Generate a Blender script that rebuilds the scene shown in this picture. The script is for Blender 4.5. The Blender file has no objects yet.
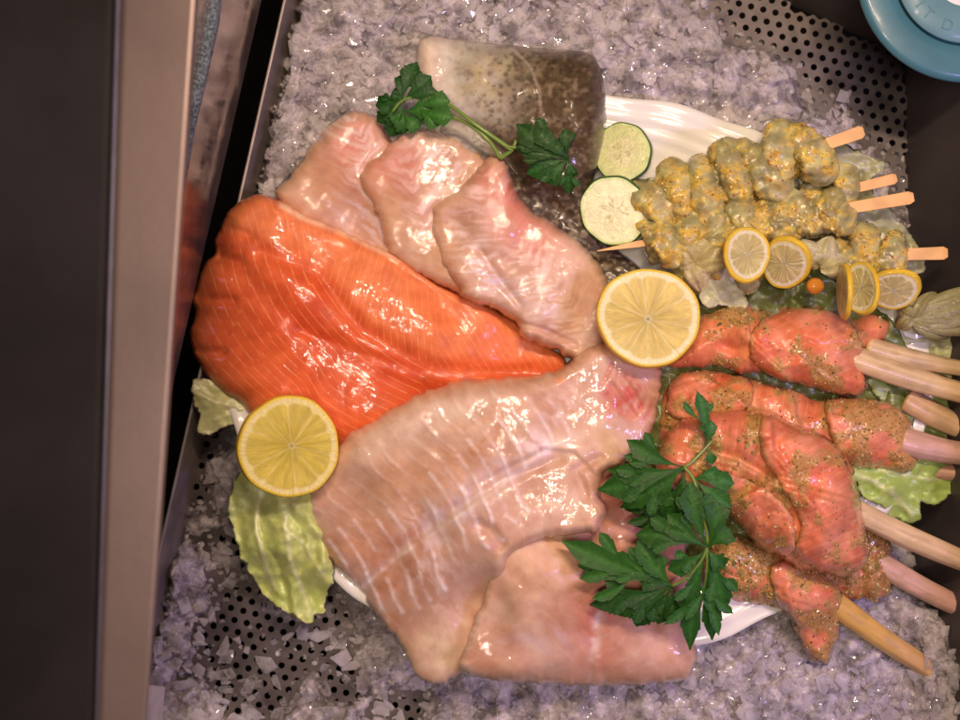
import bpy, math, random
import numpy as np
from mathutils import Vector, geometry

# ------------------------------------------------------------------ camera, world, lamps, exposure
K = 0.0006          # metres per unit of the working plane
H = 1000.0          # camera height in those units
sc = bpy.context.scene
cd = bpy.data.cameras.new("camera"); cam = bpy.data.objects.new("camera", cd)
sc.collection.objects.link(cam); sc.camera = cam
cam.location = (0, 0, H * K)
cd.sensor_width = 36; cd.lens = 36 / 0.96
cd.clip_start = 0.01; cd.clip_end = 20
cd.dof.use_dof = True; cd.dof.focus_distance = (H - 55) * K; cd.dof.aperture_fstop = 6.5

w = bpy.data.worlds.new("World"); sc.world = w; w.use_nodes = True
bg = w.node_tree.nodes["Background"]
bg.inputs[0].default_value = (0.62, 0.45, 0.38, 1); bg.inputs[1].default_value = 0.12

def lamp(name, loc, target, size, power, color):
    ld = bpy.data.lights.new(name, 'AREA'); ld.shape = 'RECTANGLE'
    ld.size, ld.size_y = size; ld.energy = power; ld.color = color
    o = bpy.data.objects.new(name, ld); sc.collection.objects.link(o)
    o.location = loc
    o.rotation_euler = (Vector(target) - Vector(loc)).to_track_quat('-Z', 'Y').to_euler()
    return o
lamp("counter_lamp_warm", (0.10, 0.34, 0.85), (0.02, 0.0, 0), (0.34, 0.035), 6.2, (1.0, 0.76, 0.55))
lamp("counter_lamp_side", (-0.04, -0.03, 1.0), (0.0, 0.0, 0), (0.04, 0.28), 3.6, (1.0, 0.80, 0.64))
lamp("counter_lamp_violet", (0.56, -0.16, 0.62), (0.26, -0.17, 0), (0.03, 0.22), 2.3, (0.58, 0.44, 1.0))

sc.view_settings.view_transform = 'Standard'; sc.view_settings.look = 'None'
sc.view_settings.exposure = 0.0; sc.view_settings.gamma = 1.0
sc.cycles.use_denoising = True
sc.cycles.max_bounces = 10; sc.cycles.transmission_bounces = 8; sc.cycles.transparent_max_bounces = 8
sc.cycles.caustics_reflective = False; sc.cycles.caustics_refractive = False
sc.cycles.sample_clamp_indirect = 4.0

rnd = random.Random(7)
RS = np.random.RandomState(11)

# ------------------------------------------------------------------ numeric helpers
def lin(r, g, b):
    f = lambda c: c / 12.92 if c <= 0.04045 else ((c + 0.055) / 1.055) ** 2.4
    return np.array([f(r / 255), f(g / 255), f(b / 255)])
def ss(a, b, x):
    t = np.clip((x - a) / (b - a), 0, 1); return t * t * (3 - 2 * t)
_TAB = {}
def vnoise(x, y, seed):
    if seed not in _TAB: _TAB[seed] = np.random.RandomState(seed).rand(256, 256)
    T = _TAB[seed]
    xi = np.floor(x).astype(int); yi = np.floor(y).astype(int)
    fx = x - xi; fy = y - yi; fx = fx * fx * (3 - 2 * fx); fy = fy * fy * (3 - 2 * fy)
    a = T[xi & 255, yi & 255]; b = T[(xi + 1) & 255, yi & 255]
    c = T[xi & 255, (yi + 1) & 255]; d = T[(xi + 1) & 255, (yi + 1) & 255]
    return (a * (1 - fx) + b * fx) * (1 - fy) + (c * (1 - fx) + d * fx) * fy
def fbm(x, y, scale, seed=1, octv=4, gain=0.5):       # about -1..1
    x = np.asarray(x, float) / scale; y = np.asarray(y, float) / scale
    s = 0; a = 1; t = 0
    for k in range(octv):
        s = s + a * (vnoise(x, y, seed + k) * 2 - 1); t += a; a *= gain; x = x * 2.03 + 7.1; y = y * 2.03 + 3.7
    return s / t * 1.5
def blob(X, Y, cx, cy, rx, ry=None, ang=0):
    ry = ry or rx; c, s = math.cos(ang), math.sin(ang)
    dx, dy = X - cx, Y - cy
    return np.exp(-(((dx * c + dy * s) / rx) ** 2 + ((-dx * s + dy * c) / ry) ** 2))
def polydist(P, L):
    """distance, signed side (+ = left of travel in image coords with y down flipped), arc length"""
    P = np.asarray(P, float); L = np.asarray(L, float)
    best = np.full(len(P), 1e9); sgn = np.zeros(len(P)); arc = np.zeros(len(P)); acc = 0
    n = len(L) - 1
    for i in range(n):
        a, b = L[i], L[i + 1]; d = b - a; l = np.hypot(*d) + 1e-9; d = d / l
        r = P - a; t = r @ d
        tc = np.clip(t, -1e9 if i == 0 else 0, 1e9 if i == n - 1 else l)
        q = r - tc[:, None] * d
        dist = np.hypot(q[:, 0], q[:, 1]); m = dist < best
        s = d[0] * r[:, 1] - d[1] * r[:, 0]
        best = np.where(m, dist, best); sgn = np.where(m, s, sgn); arc = np.where(m, acc + tc, arc)
        acc += l
    return best, np.sign(sgn) * best, arc
def segdist(P, L, closed=False):
    P = np.asarray(P, float); L = np.asarray(L, float)
    if closed: L = np.vstack([L, L[:1]])
    best = np.full(len(P), 1e9)
    for i in range(len(L) - 1):
        a, b = L[i], L[i + 1]; d = b - a; l2 = d @ d + 1e-12
        t = np.clip(((P - a) @ d) / l2, 0, 1); q = P - a - t[:, None] * d
        best = np.minimum(best, np.hypot(q[:, 0], q[:, 1]))
    return best
def inside(P, L):
    x, y = P[:, 0], P[:, 1]; r = np.zeros(len(P), bool); n = len(L)
    for i in range(n):
        x1, y1 = L[i]; x2, y2 = L[(i + 1) % n]
        if y1 == y2: continue
        m = ((y1 > y) != (y2 > y)) & (x < (x2 - x1) * (y - y1) / (y2 - y1) + x1)
        r ^= m
    return r
def catmull(pts, step, closed=True):
    pts = [np.array(p, float) for p in pts]; n = len(pts); out = []
    rng = range(n) if closed else range(n - 1)
    for i in rng:
        if closed: p0, p1, p2, p3 = pts[i - 1], pts[i], pts[(i + 1) % n], pts[(i + 2) % n]
        else: p0, p1, p2, p3 = pts[max(i - 1, 0)], pts[i], pts[i + 1], pts[min(i + 2, n - 1)]
        m = max(1, int(np.linalg.norm(p2 - p1) / step))
        for k in range(m):
            t = k / m
            out.append(0.5 * ((2 * p1) + (-p0 + p2) * t + (2 * p0 - 5 * p1 + 4 * p2 - p3) * t * t + (-p0 + 3 * p1 - 3 * p2 + p3) * t ** 3))
    if not closed: out.append(pts[-1])
    return np.array(out)

# ------------------------------------------------------------------ objects
def W(V):
    V = np.asarray(V, float); s = (H - V[:, 2]) / H
    return np.stack([(V[:, 0] - 480) * s * K, (360 - V[:, 1]) * s * K, V[:, 2] * K], 1)
ORG = {}
def thing(name, label, cat, px=None, group=None, kind=None):
    o = bpy.data.objects.new(name, None); o.empty_display_size = 0.01
    loc = W([px])[0]; o.location = loc; sc.collection.objects.link(o); ORG[o] = loc
    return tag(o, label, cat, group, kind)
def tag(o, label=None, cat=None, group=None, kind=None):
    if label: o["label"] = label
    if cat: o["category"] = cat
    if group: o["group"] = group
    if kind: o["kind"] = kind
    return o
def mk(name, V, F, m, parent=None, col=None, uv=None, flow=None, smooth=True, world=False):
    V = np.asarray(V, float)
    Wd = V if world else W(V)
    org = ORG[parent] if parent else np.array([Wd[:, 0].mean(), Wd[:, 1].mean(), Wd[:, 2].min()])
    me = bpy.data.meshes.new(name); me.from_pydata((Wd - org).tolist(), [], [list(map(int, f)) for f in F]); 
    nv = len(V)
    if len(me.vertices) == nv:
        if col is not None:
            a = me.color_attributes.new("Col", 'FLOAT_COLOR', 'POINT')
            c = np.ones((nv, 4)); c[:, :3] = np.clip(col, 0, 1); a.data.foreach_set("color", c.ravel())
        li = np.empty(len(me.loops), int); me.loops.foreach_get("vertex_index", li)
        if uv is None: uv = V[:, :2]
        u = me.uv_layers.new(name="px"); u.data.foreach_set("uv", (np.asarray(uv)[li] / 100).ravel())
        if flow is not None:
            u = me.uv_layers.new(name="flow"); u.data.foreach_set("uv", np.asarray(flow)[li].ravel())
    if smooth: me.polygons.foreach_set("use_smooth", [True] * len(me.polygons))
    me.materials.append(m); me.update()
    o = bpy.data.objects.new(name, me); sc.collection.objects.link(o)
    o.parent = parent
    if parent: ORG[o] = org
    else: o.location = org; ORG[o] = org
    return o

def idw(ctrl):
    ctrl = np.array(ctrl, float)
    def f(P):
        d = ((P[:, None, :] - ctrl[None, :, :2]) ** 2).sum(2) + 60; wgt = d ** -1.5
        return (wgt * ctrl[None, :, 2]).sum(1) / wgt.sum(1)
    return f
def const(v): return lambda P: np.full(len(P), float(v))

class Slab: pass
def slab(outline, lip, T, R, zbot, res=2.3, rag=0.0, ragscale=8, raw=False, prof=0.5):
    """pillow-like solid over an outline: returns top surface sample arrays for painting"""
    s = Slab()
    lip = lip if callable(lip) else const(lip); T = T if callable(T) else const(T); R = R if callable(R) else const(R)
    O = np.array(outline, float) if raw else catmull(outline, res * 1.2)
    if rag:
        t = np.roll(O, -1, 0) - np.roll(O, 1, 0); n = np.stack([t[:, 1], -t[:, 0]], 1); n /= np.hypot(n[:, 0], n[:, 1])[:, None] + 1e-9
        O = O + n * (rag * fbm(O[:, 0], O[:, 1], ragscale, 77, 3))[:, None]
    x0, y0 = O.min(0); x1, y1 = O.max(0)
    gx, gy = np.meshgrid(np.arange(x0, x1, res), np.arange(y0, y1, res * 0.866)); gx[1::2] += res / 2
    P = np.stack([gx.ravel(), gy.ravel()], 1); P += RS.uniform(-.12, .12, P.shape) * res
    P = P[inside(P, O)]; P = P[segdist(P, O, True) > res * 0.62]
    no = len(O); allp = np.vstack([O, P])
    e = [(i, (i + 1) % no) for i in range(no)]
    vs, es, fs, ov, oe, of = geometry.delaunay_2d_cdt([Vector(p) for p in allp], e, [], 1, 1e-4)
    Q = np.array([tuple(v) for v in vs])
    s.d = segdist(Q, O, True); s.b = s.d < 0.05
    s.P = Q; s.X, s.Y = Q[:, 0], Q[:, 1]; s.O = O
    s.F = [f if geometry.area_tri(*[Vector((*Q[i], 0)) for i in f]) >= 0 else f for f in fs]
    s.lip = lip(Q); t = np.clip(s.d / R(Q), 0, 1)
    s.prof = (1 - (1 - t) ** 2) ** prof
    s.Z = s.lip + T(Q) * s.prof; s.zbot = zbot
    s.edge = ss(0, 6, s.d)
    return s
def crease(s, line, amp, fall=30, width=2.5, flip=False, endfade=12):
    d, sg, arc = polydist(s.P, line); real = segdist(s.P, line)
    if flip: sg = -sg
    s.Z = s.Z + amp * ss(-width, width, sg) * np.exp(-np.maximum(real, 0) / fall) * s.edge
def groove(s, line, depth, width):
    s.Z = s.Z - depth * np.exp(-(segdist(s.P, line) / width) ** 2) * s.edge
def finish(s, name, m, parent=None, col=None, flow=None):
    n = len(s.P); top = np.column_stack([s.P, s.Z])
    idx = np.where(~s.b)[0]; mp = np.arange(n); mp[idx] = n + np.arange(len(idx))
    zb = s.zbot(s.P) if callable(s.zbot) else np.full(n, float(s.zbot))
    pb = s.lip + (np.minimum(zb, s.lip - 1) - s.lip) * np.sqrt(1 - (1 - np.clip(s.d / 14, 0, 1)) ** 2)
    if getattr(s, 'thin', 0): pb = s.Z - s.thin
    bot = np.column_stack([s.P, np.minimum(pb, s.Z - min(1, getattr(s, 'thin', 1) or 1))])[idx]
    V = np.vstack([top, bot]); F = []
    Q = s.P
    for f in s.F:
        a, b, c = f[:3]
        cr = (Q[b, 0] - Q[a, 0]) * (Q[c, 1] - Q[a, 1]) - (Q[b, 1] - Q[a, 1]) * (Q[c, 0] - Q[a, 0])
        if cr > 0: a, b, c = a, c, b            # y is flipped on the way to the world
        F.append((a, b, c))
        g = (mp[a], mp[c], mp[b])
        if len({a, b, c, *g}) > 3: F.append(g)
    if col is not None: col = np.vstack([col, col[idx]])
    if flow is not None: flow = np.vstack([flow, flow[idx]])
    s.top = top
    return mk(name, V, F, m, parent, col, None, flow)

def tube(pts, rad, seg=12, squash=1.0, cap=True, knob=None):
    pts = np.array(pts, float); n = len(pts); rad = np.broadcast_to(rad, (n,)).astype(float)
    V = []; F = []; up = np.array([0, 0, 1.0])
    for i in range(n):
        t = pts[min(i + 1, n - 1)] - pts[max(i - 1, 0)]; t /= np.linalg.norm(t) + 1e-9
        a = np.cross(up, t)
        if np.linalg.norm(a) < 1e-3: a = np.array([1.0, 0, 0])
        a /= np.linalg.norm(a); b = np.cross(t, a)
        for k in range(seg):
            th = 2 * math.pi * k / seg
            r = rad[i] * (knob(i / (n - 1), th) if knob else 1)
            V.append(pts[i] + a * r * math.cos(th) + b * r * squash * math.sin(th))
    for i in range(n - 1):
        for k in range(seg):
            k2 = (k + 1) % seg
            F.append((i * seg + k, (i + 1) * seg + k, (i + 1) * seg + k2, i * seg + k2))
    if cap:
        V.append(pts[0]); V.append(pts[-1]); c0 = n * seg; c1 = c0 + 1
        for k in range(seg):
            k2 = (k + 1) % seg
            F.append((c0, k, k2)); F.append((c1, (n - 1) * seg + k2, (n - 1) * seg + k))
    return np.array(V), F
class MB:
    def __init__(s): s.V = []; s.F = []; s.C = []; s.n = 0
    def add(s, V, F, col=None):
        s.V.append(np.asarray(V, float)); s.F += [tuple(int(i) + s.n for i in f) for f in F]
        s.C.append(np.broadcast_to(np.asarray(col if col is not None else (1, 1, 1), float), (len(V), 3))); s.n += len(V)
    def build(s, name, m, parent=None, **k):
        return mk(name, np.vstack(s.V), s.F, m, parent, col=np.vstack(s.C), **k)
def hexa(corners_bottom, corners_top):
    V = list(corners_bottom) + list(corners_top); n = len(corners_bottom)
    F = [tuple(range(n - 1, -1, -1)), tuple(range(n, 2 * n))] + [(i, (i + 1) % n, n + (i + 1) % n, n + i) for i in range(n)]
    return V, F
def bevel(o, width, seg=3):
    b = o.modifiers.new("bevel", 'BEVEL'); b.width = width; b.segments = seg; b.limit_method = 'ANGLE'; return o

# random convex crystal templates
def crystal(seed, n=11, flat=0.7):
    r = np.random.RandomState(seed); p = r.normal(size=(n, 3)); p /= np.linalg.norm(p, axis=1)[:, None]
    p *= r.uniform(.6, 1.0, (n, 1)); p *= np.array([1, r.uniform(.55, 1), flat * r.uniform(.6, 1)])
    import bmesh
    bm = bmesh.new(); [bm.verts.new(q) for q in p]
    bmesh.ops.convex_hull(bm, input=bm.verts)
    bmesh.ops.delete(bm, geom=[v for v in bm.verts if not v.link_faces], context='VERTS')
    bm.verts.index_update(); V = np.array([v.co[:] for v in bm.verts]); F = [tuple(v.index for v in f.verts) for f in bm.faces]
    bm.free(); return V, F
CRY = [crystal(100 + i) for i in range(24)]
def rot3(r):
    q = r.normal(size=4); q /= np.linalg.norm(q); a, b, c, d = q
    return np.array([[1 - 2 * (c * c + d * d), 2 * (b * c - a * d), 2 * (b * d + a * c)], [2 * (b * c + a * d), 1 - 2 * (b * b + d * d), 2 * (c * d - a * b)], [2 * (b * d - a * c), 2 * (c * d + a * b), 1 - 2 * (b * b + c * c)]])
def crumbs(name, pts, size, m, parent, cols, seed=5, lift=0.3, stuff=True):
    r = np.random.RandomState(seed); mb = MB()
    for p in pts:
        V, F = CRY[r.randint(24)]; s = r.uniform(*size) * (1 if r.rand() > .12 else 1.5)
        mb.add((V * s) @ rot3(r).T + np.array([p[0], p[1], p[2] + s * lift]), F, np.array(cols[r.randint(len(cols))]) * r.uniform(.75, 1.15))
    o = mb.build(name, m, parent, smooth=False)
    if stuff: o["kind"] = "stuff"
    return o

# ------------------------------------------------------------------ materials
class NT:
    def __init__(s, name):
        s.m = bpy.data.materials.new(name); s.m.use_nodes = True; s.t = s.m.node_tree
        s.b = s.t.nodes["Principled BSDF"]
    def n(s, typ, props=None, **ins):
        x = s.t.nodes.new("ShaderNode" + typ)
        for k, v in (props or {}).items(): setattr(x, k, v)
        for k, v in ins.items():
            key = int(k[1:]) if k[0] == 'i' and k[1:].isdigit() else k
            s.set(x, key, v)
        return x
    def set(s, node, key, v):
        sock = node.inputs[key]
        if isinstance(v, bpy.types.NodeSocket): s.t.links.new(v, sock)
        elif isinstance(v, (tuple, list, np.ndarray)):
            v = list(map(float, v)); sock.default_value = v + [1.0] if len(v) == 3 and sock.type == 'RGBA' else v
        else: sock.default_value = v
    def p(s, **kw):
        names = {'color': 'Base Color', 'rough': 'Roughness', 'metal': 'Metallic', 'coat': 'Coat Weight', 'coatr': 'Coat Roughness', 'sss': 'Subsurface Weight', 'sssr': 'Subsurface Radius', 'ssss': 'Subsurface Scale', 'trans': 'Transmission Weight', 'ior': 'IOR', 'normal': 'Normal', 'coatn': 'Coat Normal', 'spec': 'Specular IOR Level', 'alpha': 'Alpha'}
        for k, v in kw.items(): s.set(s.b, names[k], v)
        return s.m
    def uv(s, name): return s.n('UVMap', {'uv_map': name}).outputs[0]
    def math(s, op, a, b=0.0, c=0.0): return s.n('Math', {'operation': op}, i0=a, i1=b, i2=c).outputs[0]
    def vmul(s, v, f): return s.n('VectorMath', {'operation': 'MULTIPLY'}, i0=v, i1=f).outputs[0]
    def noise(s, vec, scale, detail=3, rough=.5, dist=0.0):
        return s.n('TexNoise', None, Vector=vec, Scale=scale, Detail=detail, Roughness=rough, Distortion=dist).outputs[0]
    def rng(s, v, a, b, c=0.0, d=1.0): return s.n('MapRange', {'interpolation_type': 'SMOOTHSTEP'}, i0=v, i1=a, i2=b, i3=c, i4=d).outputs[0]
    def mix(s, f, a, b, blend='MIX'):
        x = s.n('Mix', {'data_type': 'RGBA', 'blend_type': blend}); s.set(x, 0, f); s.set(x, 6, a); s.set(x, 7, b); return x.outputs[2]
    def bump(s, h, dist, strength=1.0, normal=None):
        x = s.n('Bump', None, Height=h, Distance=dist, Strength=strength)
        if normal is not None: s.set(x, 'Normal', normal)
        return x.outputs[0]
    def attr(s): return s.n('Attribute', {'attribute_name': 'Col'}).outputs[0]

def mat_flesh(name, line_col=None, lw=(.72, 1.0), lamt=.6, warp=.35, wscale=4, rough=.34, coat=.7, coatr=.1, sss=.35, sssr=(1, .35, .2), scale=.003, b1=.0006, b2=.0009, stretch=(2, 14, 1), linebump=.3, var=.25, lsc=13):
    t = NT(name); col = t.attr(); px = t.uv("px"); fl = t.uv("flow")
    n1 = t.noise(px, 6, 5, .6)
    col = t.mix(1.0, col, t.n('Combine' + 'XYZ', None, i0=t.rng(n1, .25, .75, 1 - var * .6, 1 + var * .4), i1=t.rng(n1, .25, .75, 1 - var, 1 + var * .6), i2=t.rng(n1, .25, .75, 1 - var, 1 + var * .6)).outputs[0], 'MULTIPLY')
    h = n1
    if line_col is not None:
        sep = t.n('SeparateXYZ', None, i0=fl).outputs
        ph = t.math('ADD', sep[0], t.math('MULTIPLY', t.math('SUBTRACT', t.noise(px, wscale, 3), .5), warp * 2))
        tri = t.math('MULTIPLY', t.math('ABSOLUTE', t.math('SUBTRACT', t.math('FRACT', ph), .5)), 2.0)
        brk = t.rng(t.noise(px, 9, 3), .3, .62)
        ln = t.math('MULTIPLY', t.rng(tri, lw[0], lw[1]), brk)
        col = t.mix(t.math('MULTIPLY', ln, lamt), col, line_col)
        h = t.math('ADD', n1, t.math('MULTIPLY', tri, -linebump))
    # fibrous wet micro relief running along the flow
    fib = t.noise(t.vmul(fl, stretch), 3.4, 2, .45, .3)
    lump = t.noise(px, lsc, 2, .5, .6)
    wet = t.math('MULTIPLY', t.rng(t.noise(px, 2.6, 3, .6), .38, .58, .22, 1.0), coat)
    nrm = t.bump(h, b1, 1.0)
    nrm2 = t.bump(t.math('ADD', fib, t.math('MULTIPLY', lump, .9)), b2, 1.0)
    t.p(color=col, rough=rough, spec=.2, sss=sss, sssr=sssr, ssss=scale, normal=nrm, coat=wet, coatr=coatr, coatn=nrm2)
    return t.m

def mat_simple(name, color, rough=.5, metal=0, coat=0, coatr=.1, sss=0, scale=.003, sssr=(1, .5, .3), bumpd=0, bscale=200, use_attr=False, var=.15, vscale=60, trans=0, spec=.5, ior=1.45, detail=5):
    t = NT(name); ob = t.n('TexCoord').outputs['Object']
    base = t.attr() if use_attr else None
    n1 = t.noise(ob, vscale, 4)
    g = t.rng(n1, .3, .7, 1 - var, 1 + var)
    gv = t.n('CombineXYZ', None, i0=g, i1=g, i2=g).outputs[0]
    c = t.mix(1.0, base if use_attr else (*color, 1), gv, 'MULTIPLY')
    t.p(color=c, rough=rough, metal=metal, coat=coat, coatr=coatr, sss=sss, ssss=scale, sssr=sssr, trans=trans, spec=spec, ior=ior)
    if bumpd:
        nb = t.bump(t.noise(ob, bscale, detail, .6), bumpd); t.p(normal=nb, coatn=nb)
    return t.m

# ------------------------------------------------------------------ counter and steel
M_dark = mat_simple("gap_shade_dark", (.006, .005, .005), rough=.9, spec=.1, bumpd=.0002, bscale=300)  # near-black base stands in for shade in the deep gap and tray holes
M_steel_wall = mat_simple("brushed_steel_wall", (.62, .50, .44), rough=.13, metal=.88, bumpd=.00012, bscale=60, vscale=40, var=.2)
M_tray = mat_simple("tray_steel", (.13, .108, .104), rough=.42, metal=.6, bumpd=.0001, bscale=180, vscale=60, var=.22)
def smears(m, amt=.25, sc_=(60, 6, 60)):
    t = m.node_tree; b = t.nodes["Principled BSDF"]; tc = t.nodes.new("ShaderNodeTexCoord"); mp = t.nodes.new("ShaderNodeMapping"); mp.inputs["Scale"].default_value = sc_
    n = t.nodes.new("ShaderNodeTexNoise"); n.inputs["Scale"].default_value = 1.0; n.inputs["Detail"].default_value = 6; n.inputs["Roughness"].default_value = .7
    r = t.nodes.new("ShaderNodeMapRange"); r.inputs[1].default_value = .35; r.inputs[2].default_value = .7; r.inputs[3].default_value = b.inputs["Roughness"].default_value - amt * .4; r.inputs[4].default_value = b.inputs["Roughness"].default_value + amt
    t.links.new(tc.outputs["Object"], mp.inputs[0]); t.links.new(mp.outputs[0], n.inputs["Vector"]); t.links.new(n.outputs[0], r.inputs[0]); t.links.new(r.outputs[0], b.inputs["Roughness"])
M_strip = mat_simple("case_frame_steel", (.155, .112, .104), rough=.40, metal=.5, bumpd=.0001, bscale=120, vscale=15, var=.12)  # base colour carries the pink that the steel reflects

V, F = hexa([(-900, -500, -230), (1900, -500, -230), (1900, 1300, -230), (-900, 1300, -230)], [(-900, -500, -215), (1900, -500, -215), (1900, 1300, -215), (-900, 1300, -215)])
o = mk("counter_floor", V, F, M_dark, smooth=False); o["kind"] = "structure"

smears(M_tray, .3, (50, 50, 50)); smears(M_steel_wall, .2, (40, 40, 40))
FZ = -58.0
def left_px(y): return 283 - 0.227 * y
tray = thing("serving_tray", "brown grey perforated steel tray that holds the crushed ice", "tray", (600, 360, FZ - 6))
# floor with real holes
mb = MB(); sp = 12.6; ang = math.radians(14); hr = 3.3
ca, sa = math.cos(ang), math.sin(ang)
hexc = [(sp / math.sqrt(3) * math.sin(math.radians(60 * k)), sp / math.sqrt(3) * math.cos(math.radians(60 * k))) for k in range(6)]
outer = []
for k in range(6):
    a = hexc[k]; b = hexc[(k + 1) % 6]; outer += [a, ((a[0] + b[0]) / 2, (a[1] + b[1]) / 2)]
oa = np.array(outer); an = np.arctan2(oa[:, 1], oa[:, 0]); inn = np.stack([hr * np.cos(an), hr * np.sin(an)], 1)
for j in range(-95, 96):
    for i in range(-90, 91):
        x = (i + (j & 1) * .5) * sp; y = j * sp * .866
        cx, cy = 560 + x * ca - y * sa, 330 + x * sa + y * ca
        back = cy > -4 + (cx - 770) * .46 - (0 if cx > 700 else 40)
        if not (left_px(cy) + 12 < cx < 907 and -60 < cy < 780 and back): continue
        visible = cx > 600 and cy < 270 or cx < 480 and cy > 400 or cy > 640 or cx > 880
        if not visible and ((cx - 580) / 352) ** 2 + ((cy - 378) / 284) ** 2 < .8: continue
        R2 = lambda A: np.stack([cx + A[:, 0] * ca - A[:, 1] * sa, cy + A[:, 0] * sa + A[:, 1] * ca], 1)
        o2, i2 = R2(oa), R2(inn)
        V = np.vstack([np.column_stack([o2, np.full(12, FZ)]), np.column_stack([i2, np.full(12, FZ)]), np.column_stack([i2, np.full(12, FZ - 5)])])
        F = []
        for k in range(12):
            k2 = (k + 1) % 12
            F += [(k, k2, 12 + k2, 12 + k), (12 + k, 12 + k2, 24 + k2, 24 + k)]
        mb.add(V, F)
mb.build("perforated_floor", M_tray, tray, smooth=False)
# left wall of the tray (thin lip on top)
def yl(y, dx, z): return (left_px(y) + dx, y, z)
V, F = hexa([yl(-80, 22, FZ - 4), yl(-80, 8, FZ - 4), yl(820, 8, FZ - 4), yl(820, 22, FZ - 4)], [yl(-80, 3, 12), yl(-80, 0, 12), yl(820, 0, 12), yl(820, 3, 12)])
M_traywall = mat_simple("tray_wall_steel", (.30, .25, .23), rough=.45, metal=.35, bumpd=.0001, bscale=120, vscale=50, var=.2)
o = mk("side_wall", V, F, M_traywall, tray, smooth=False); bevel(o, .0006)
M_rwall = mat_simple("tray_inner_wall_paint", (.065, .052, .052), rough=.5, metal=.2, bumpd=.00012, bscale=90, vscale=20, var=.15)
V, F = hexa([(912, 40, FZ - 4), (904, 40, FZ - 4), (908, 840, FZ - 4), (916, 840, FZ - 4)], [(1052, 40, 128), (1044, 40, 128), (1048, 900, 128), (1056, 900, 128)])
# far (right) wall and back wall lean outward
o = mk("side_wall", [(904, 30, FZ - 4), (912, 840, FZ - 4), (1020, 880, 110), (1012, -20, 110), (912, 28, FZ - 10), (920, 845, FZ - 10), (1030, 880, 110), (1022, -30, 110)],
       [(0, 3, 2, 1), (4, 5, 6, 7), (0, 1, 5, 4), (1, 2, 6, 5), (2, 3, 7, 6), (3, 0, 4, 7)], M_rwall, tray, smooth=False)
mk("back_wall", [(760, -9, FZ - 4), (904, 57, FZ - 4), (930, -60, 110), (740, -150, 110), (764, -14, FZ - 10), (906, 50, FZ - 10), (934, -66, 110), (742, -158, 110)],
   [(0, 3, 2, 1), (4, 5, 6, 7), (0, 1, 5, 4), (1, 2, 6, 5), (2, 3, 7, 6), (3, 0, 4, 7)], M_rwall, tray, smooth=False)

# polished case wall beside the tray, mirrors the salmon
def yc(y, z, off=0):            # foot line x = 262 - .23 y at z=-10, vertical above
    X = (262 - .23 * y - 480) * .97 - .02 * (z - 30); s = (H - z) / H
    Y = (360 - y) * .97
    return (480 + (X + off) / s, 360 - Y / s, z)
V = [yc(-150, 30), yc(900, 30), yc(900, 300), yc(-150, 300), yc(-150, 30, -9), yc(900, 30, -9), yc(900, 300, -9), yc(-150, 300, -9)]
F = [(0, 3, 2, 1), (4, 5, 6, 7), (0, 1, 5, 4), (1, 2, 6, 5), (2, 3, 7, 6), (3, 0, 4, 7)]
o = mk("steel_side_panel", V, F, M_steel_wall, smooth=False); bevel(o, .0008)
tag(o, "dull upright steel panel mirroring the orange salmon beside the black gap", "panel")

# out of focus frame bar close to the lens
fr = thing("case_frame", "blurred steel frame bar, pink reflection put into its colour, with black inner side close to the lens", "frame bar", (100, 360, 330))
V, F = hexa([(123, -60, 345), (203, -60, 345), (142, 780, 345), (95, 780, 345)], [(123, -60, 372), (201, -60, 372), (144, 780, 372), (96, 780, 372)])
o = mk("steel_face", V, F, M_strip, fr, smooth=False); bevel(o, .002)
V, F = hexa([(-260, -90, 300), (121, -90, 300), (93, 810, 300), (-260, 810, 300)], [(-260, -90, 364), (120, -90, 364), (94, 810, 364), (-260, 810, 364)])
M_black = mat_simple("black_side_coating", (.010, .0075, .009), rough=.7, spec=.2, bumpd=.0002, bscale=60, vscale=14, var=.35)
o = mk("black_side", V, F, M_black, fr, smooth=False); bevel(o, .004)
V, F = tube([(121, -90, 366), (108, 360, 366), (94.5, 810, 366)], 2.5, 8)
M_fringe = mat_simple("bluish_fringe", (.10, .09, .14), rough=.4)
mk("edge_fringe", V, F, M_fringe, fr)  # bluish fringe along the blurred boundary, drawn as a thin strip

# scuffed corner of a cloth and steel bracket
V, F = tube([(212, -60, 150), (208, 20, 152), (200, 70, 150), (190, 130, 146), (183, 190, 140)], [14, 12, 9, 5, 2], 14, knob=lambda u, th: 1 + .06 * math.sin(9 * th))
M_cloth = mat_simple("grey_blue_cloth", (.20, .24, .27), rough=.9, bumpd=.002, bscale=900, vscale=700, var=.6)
tag(mk("wiping_cloth", V, F, M_cloth), "grey blue terry cloth wedged behind the steel frame at top", "cloth")
V, F = hexa([(128, 690, 60), (166, 686, 60), (160, 760, 60), (120, 760, 60)], [(130, 692, 92), (150, 684, 100), (146, 760, 100), (122, 760, 92)])
M_br = mat_simple("bare_steel", (.75, .68, .65), rough=.4, metal=.35, bumpd=.0001)
o = mk("steel_bracket", V, F, M_br, smooth=False); bevel(o, .0015)
tag(o, "small bright steel bracket at the foot of the frame bar", "bracket")

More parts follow.
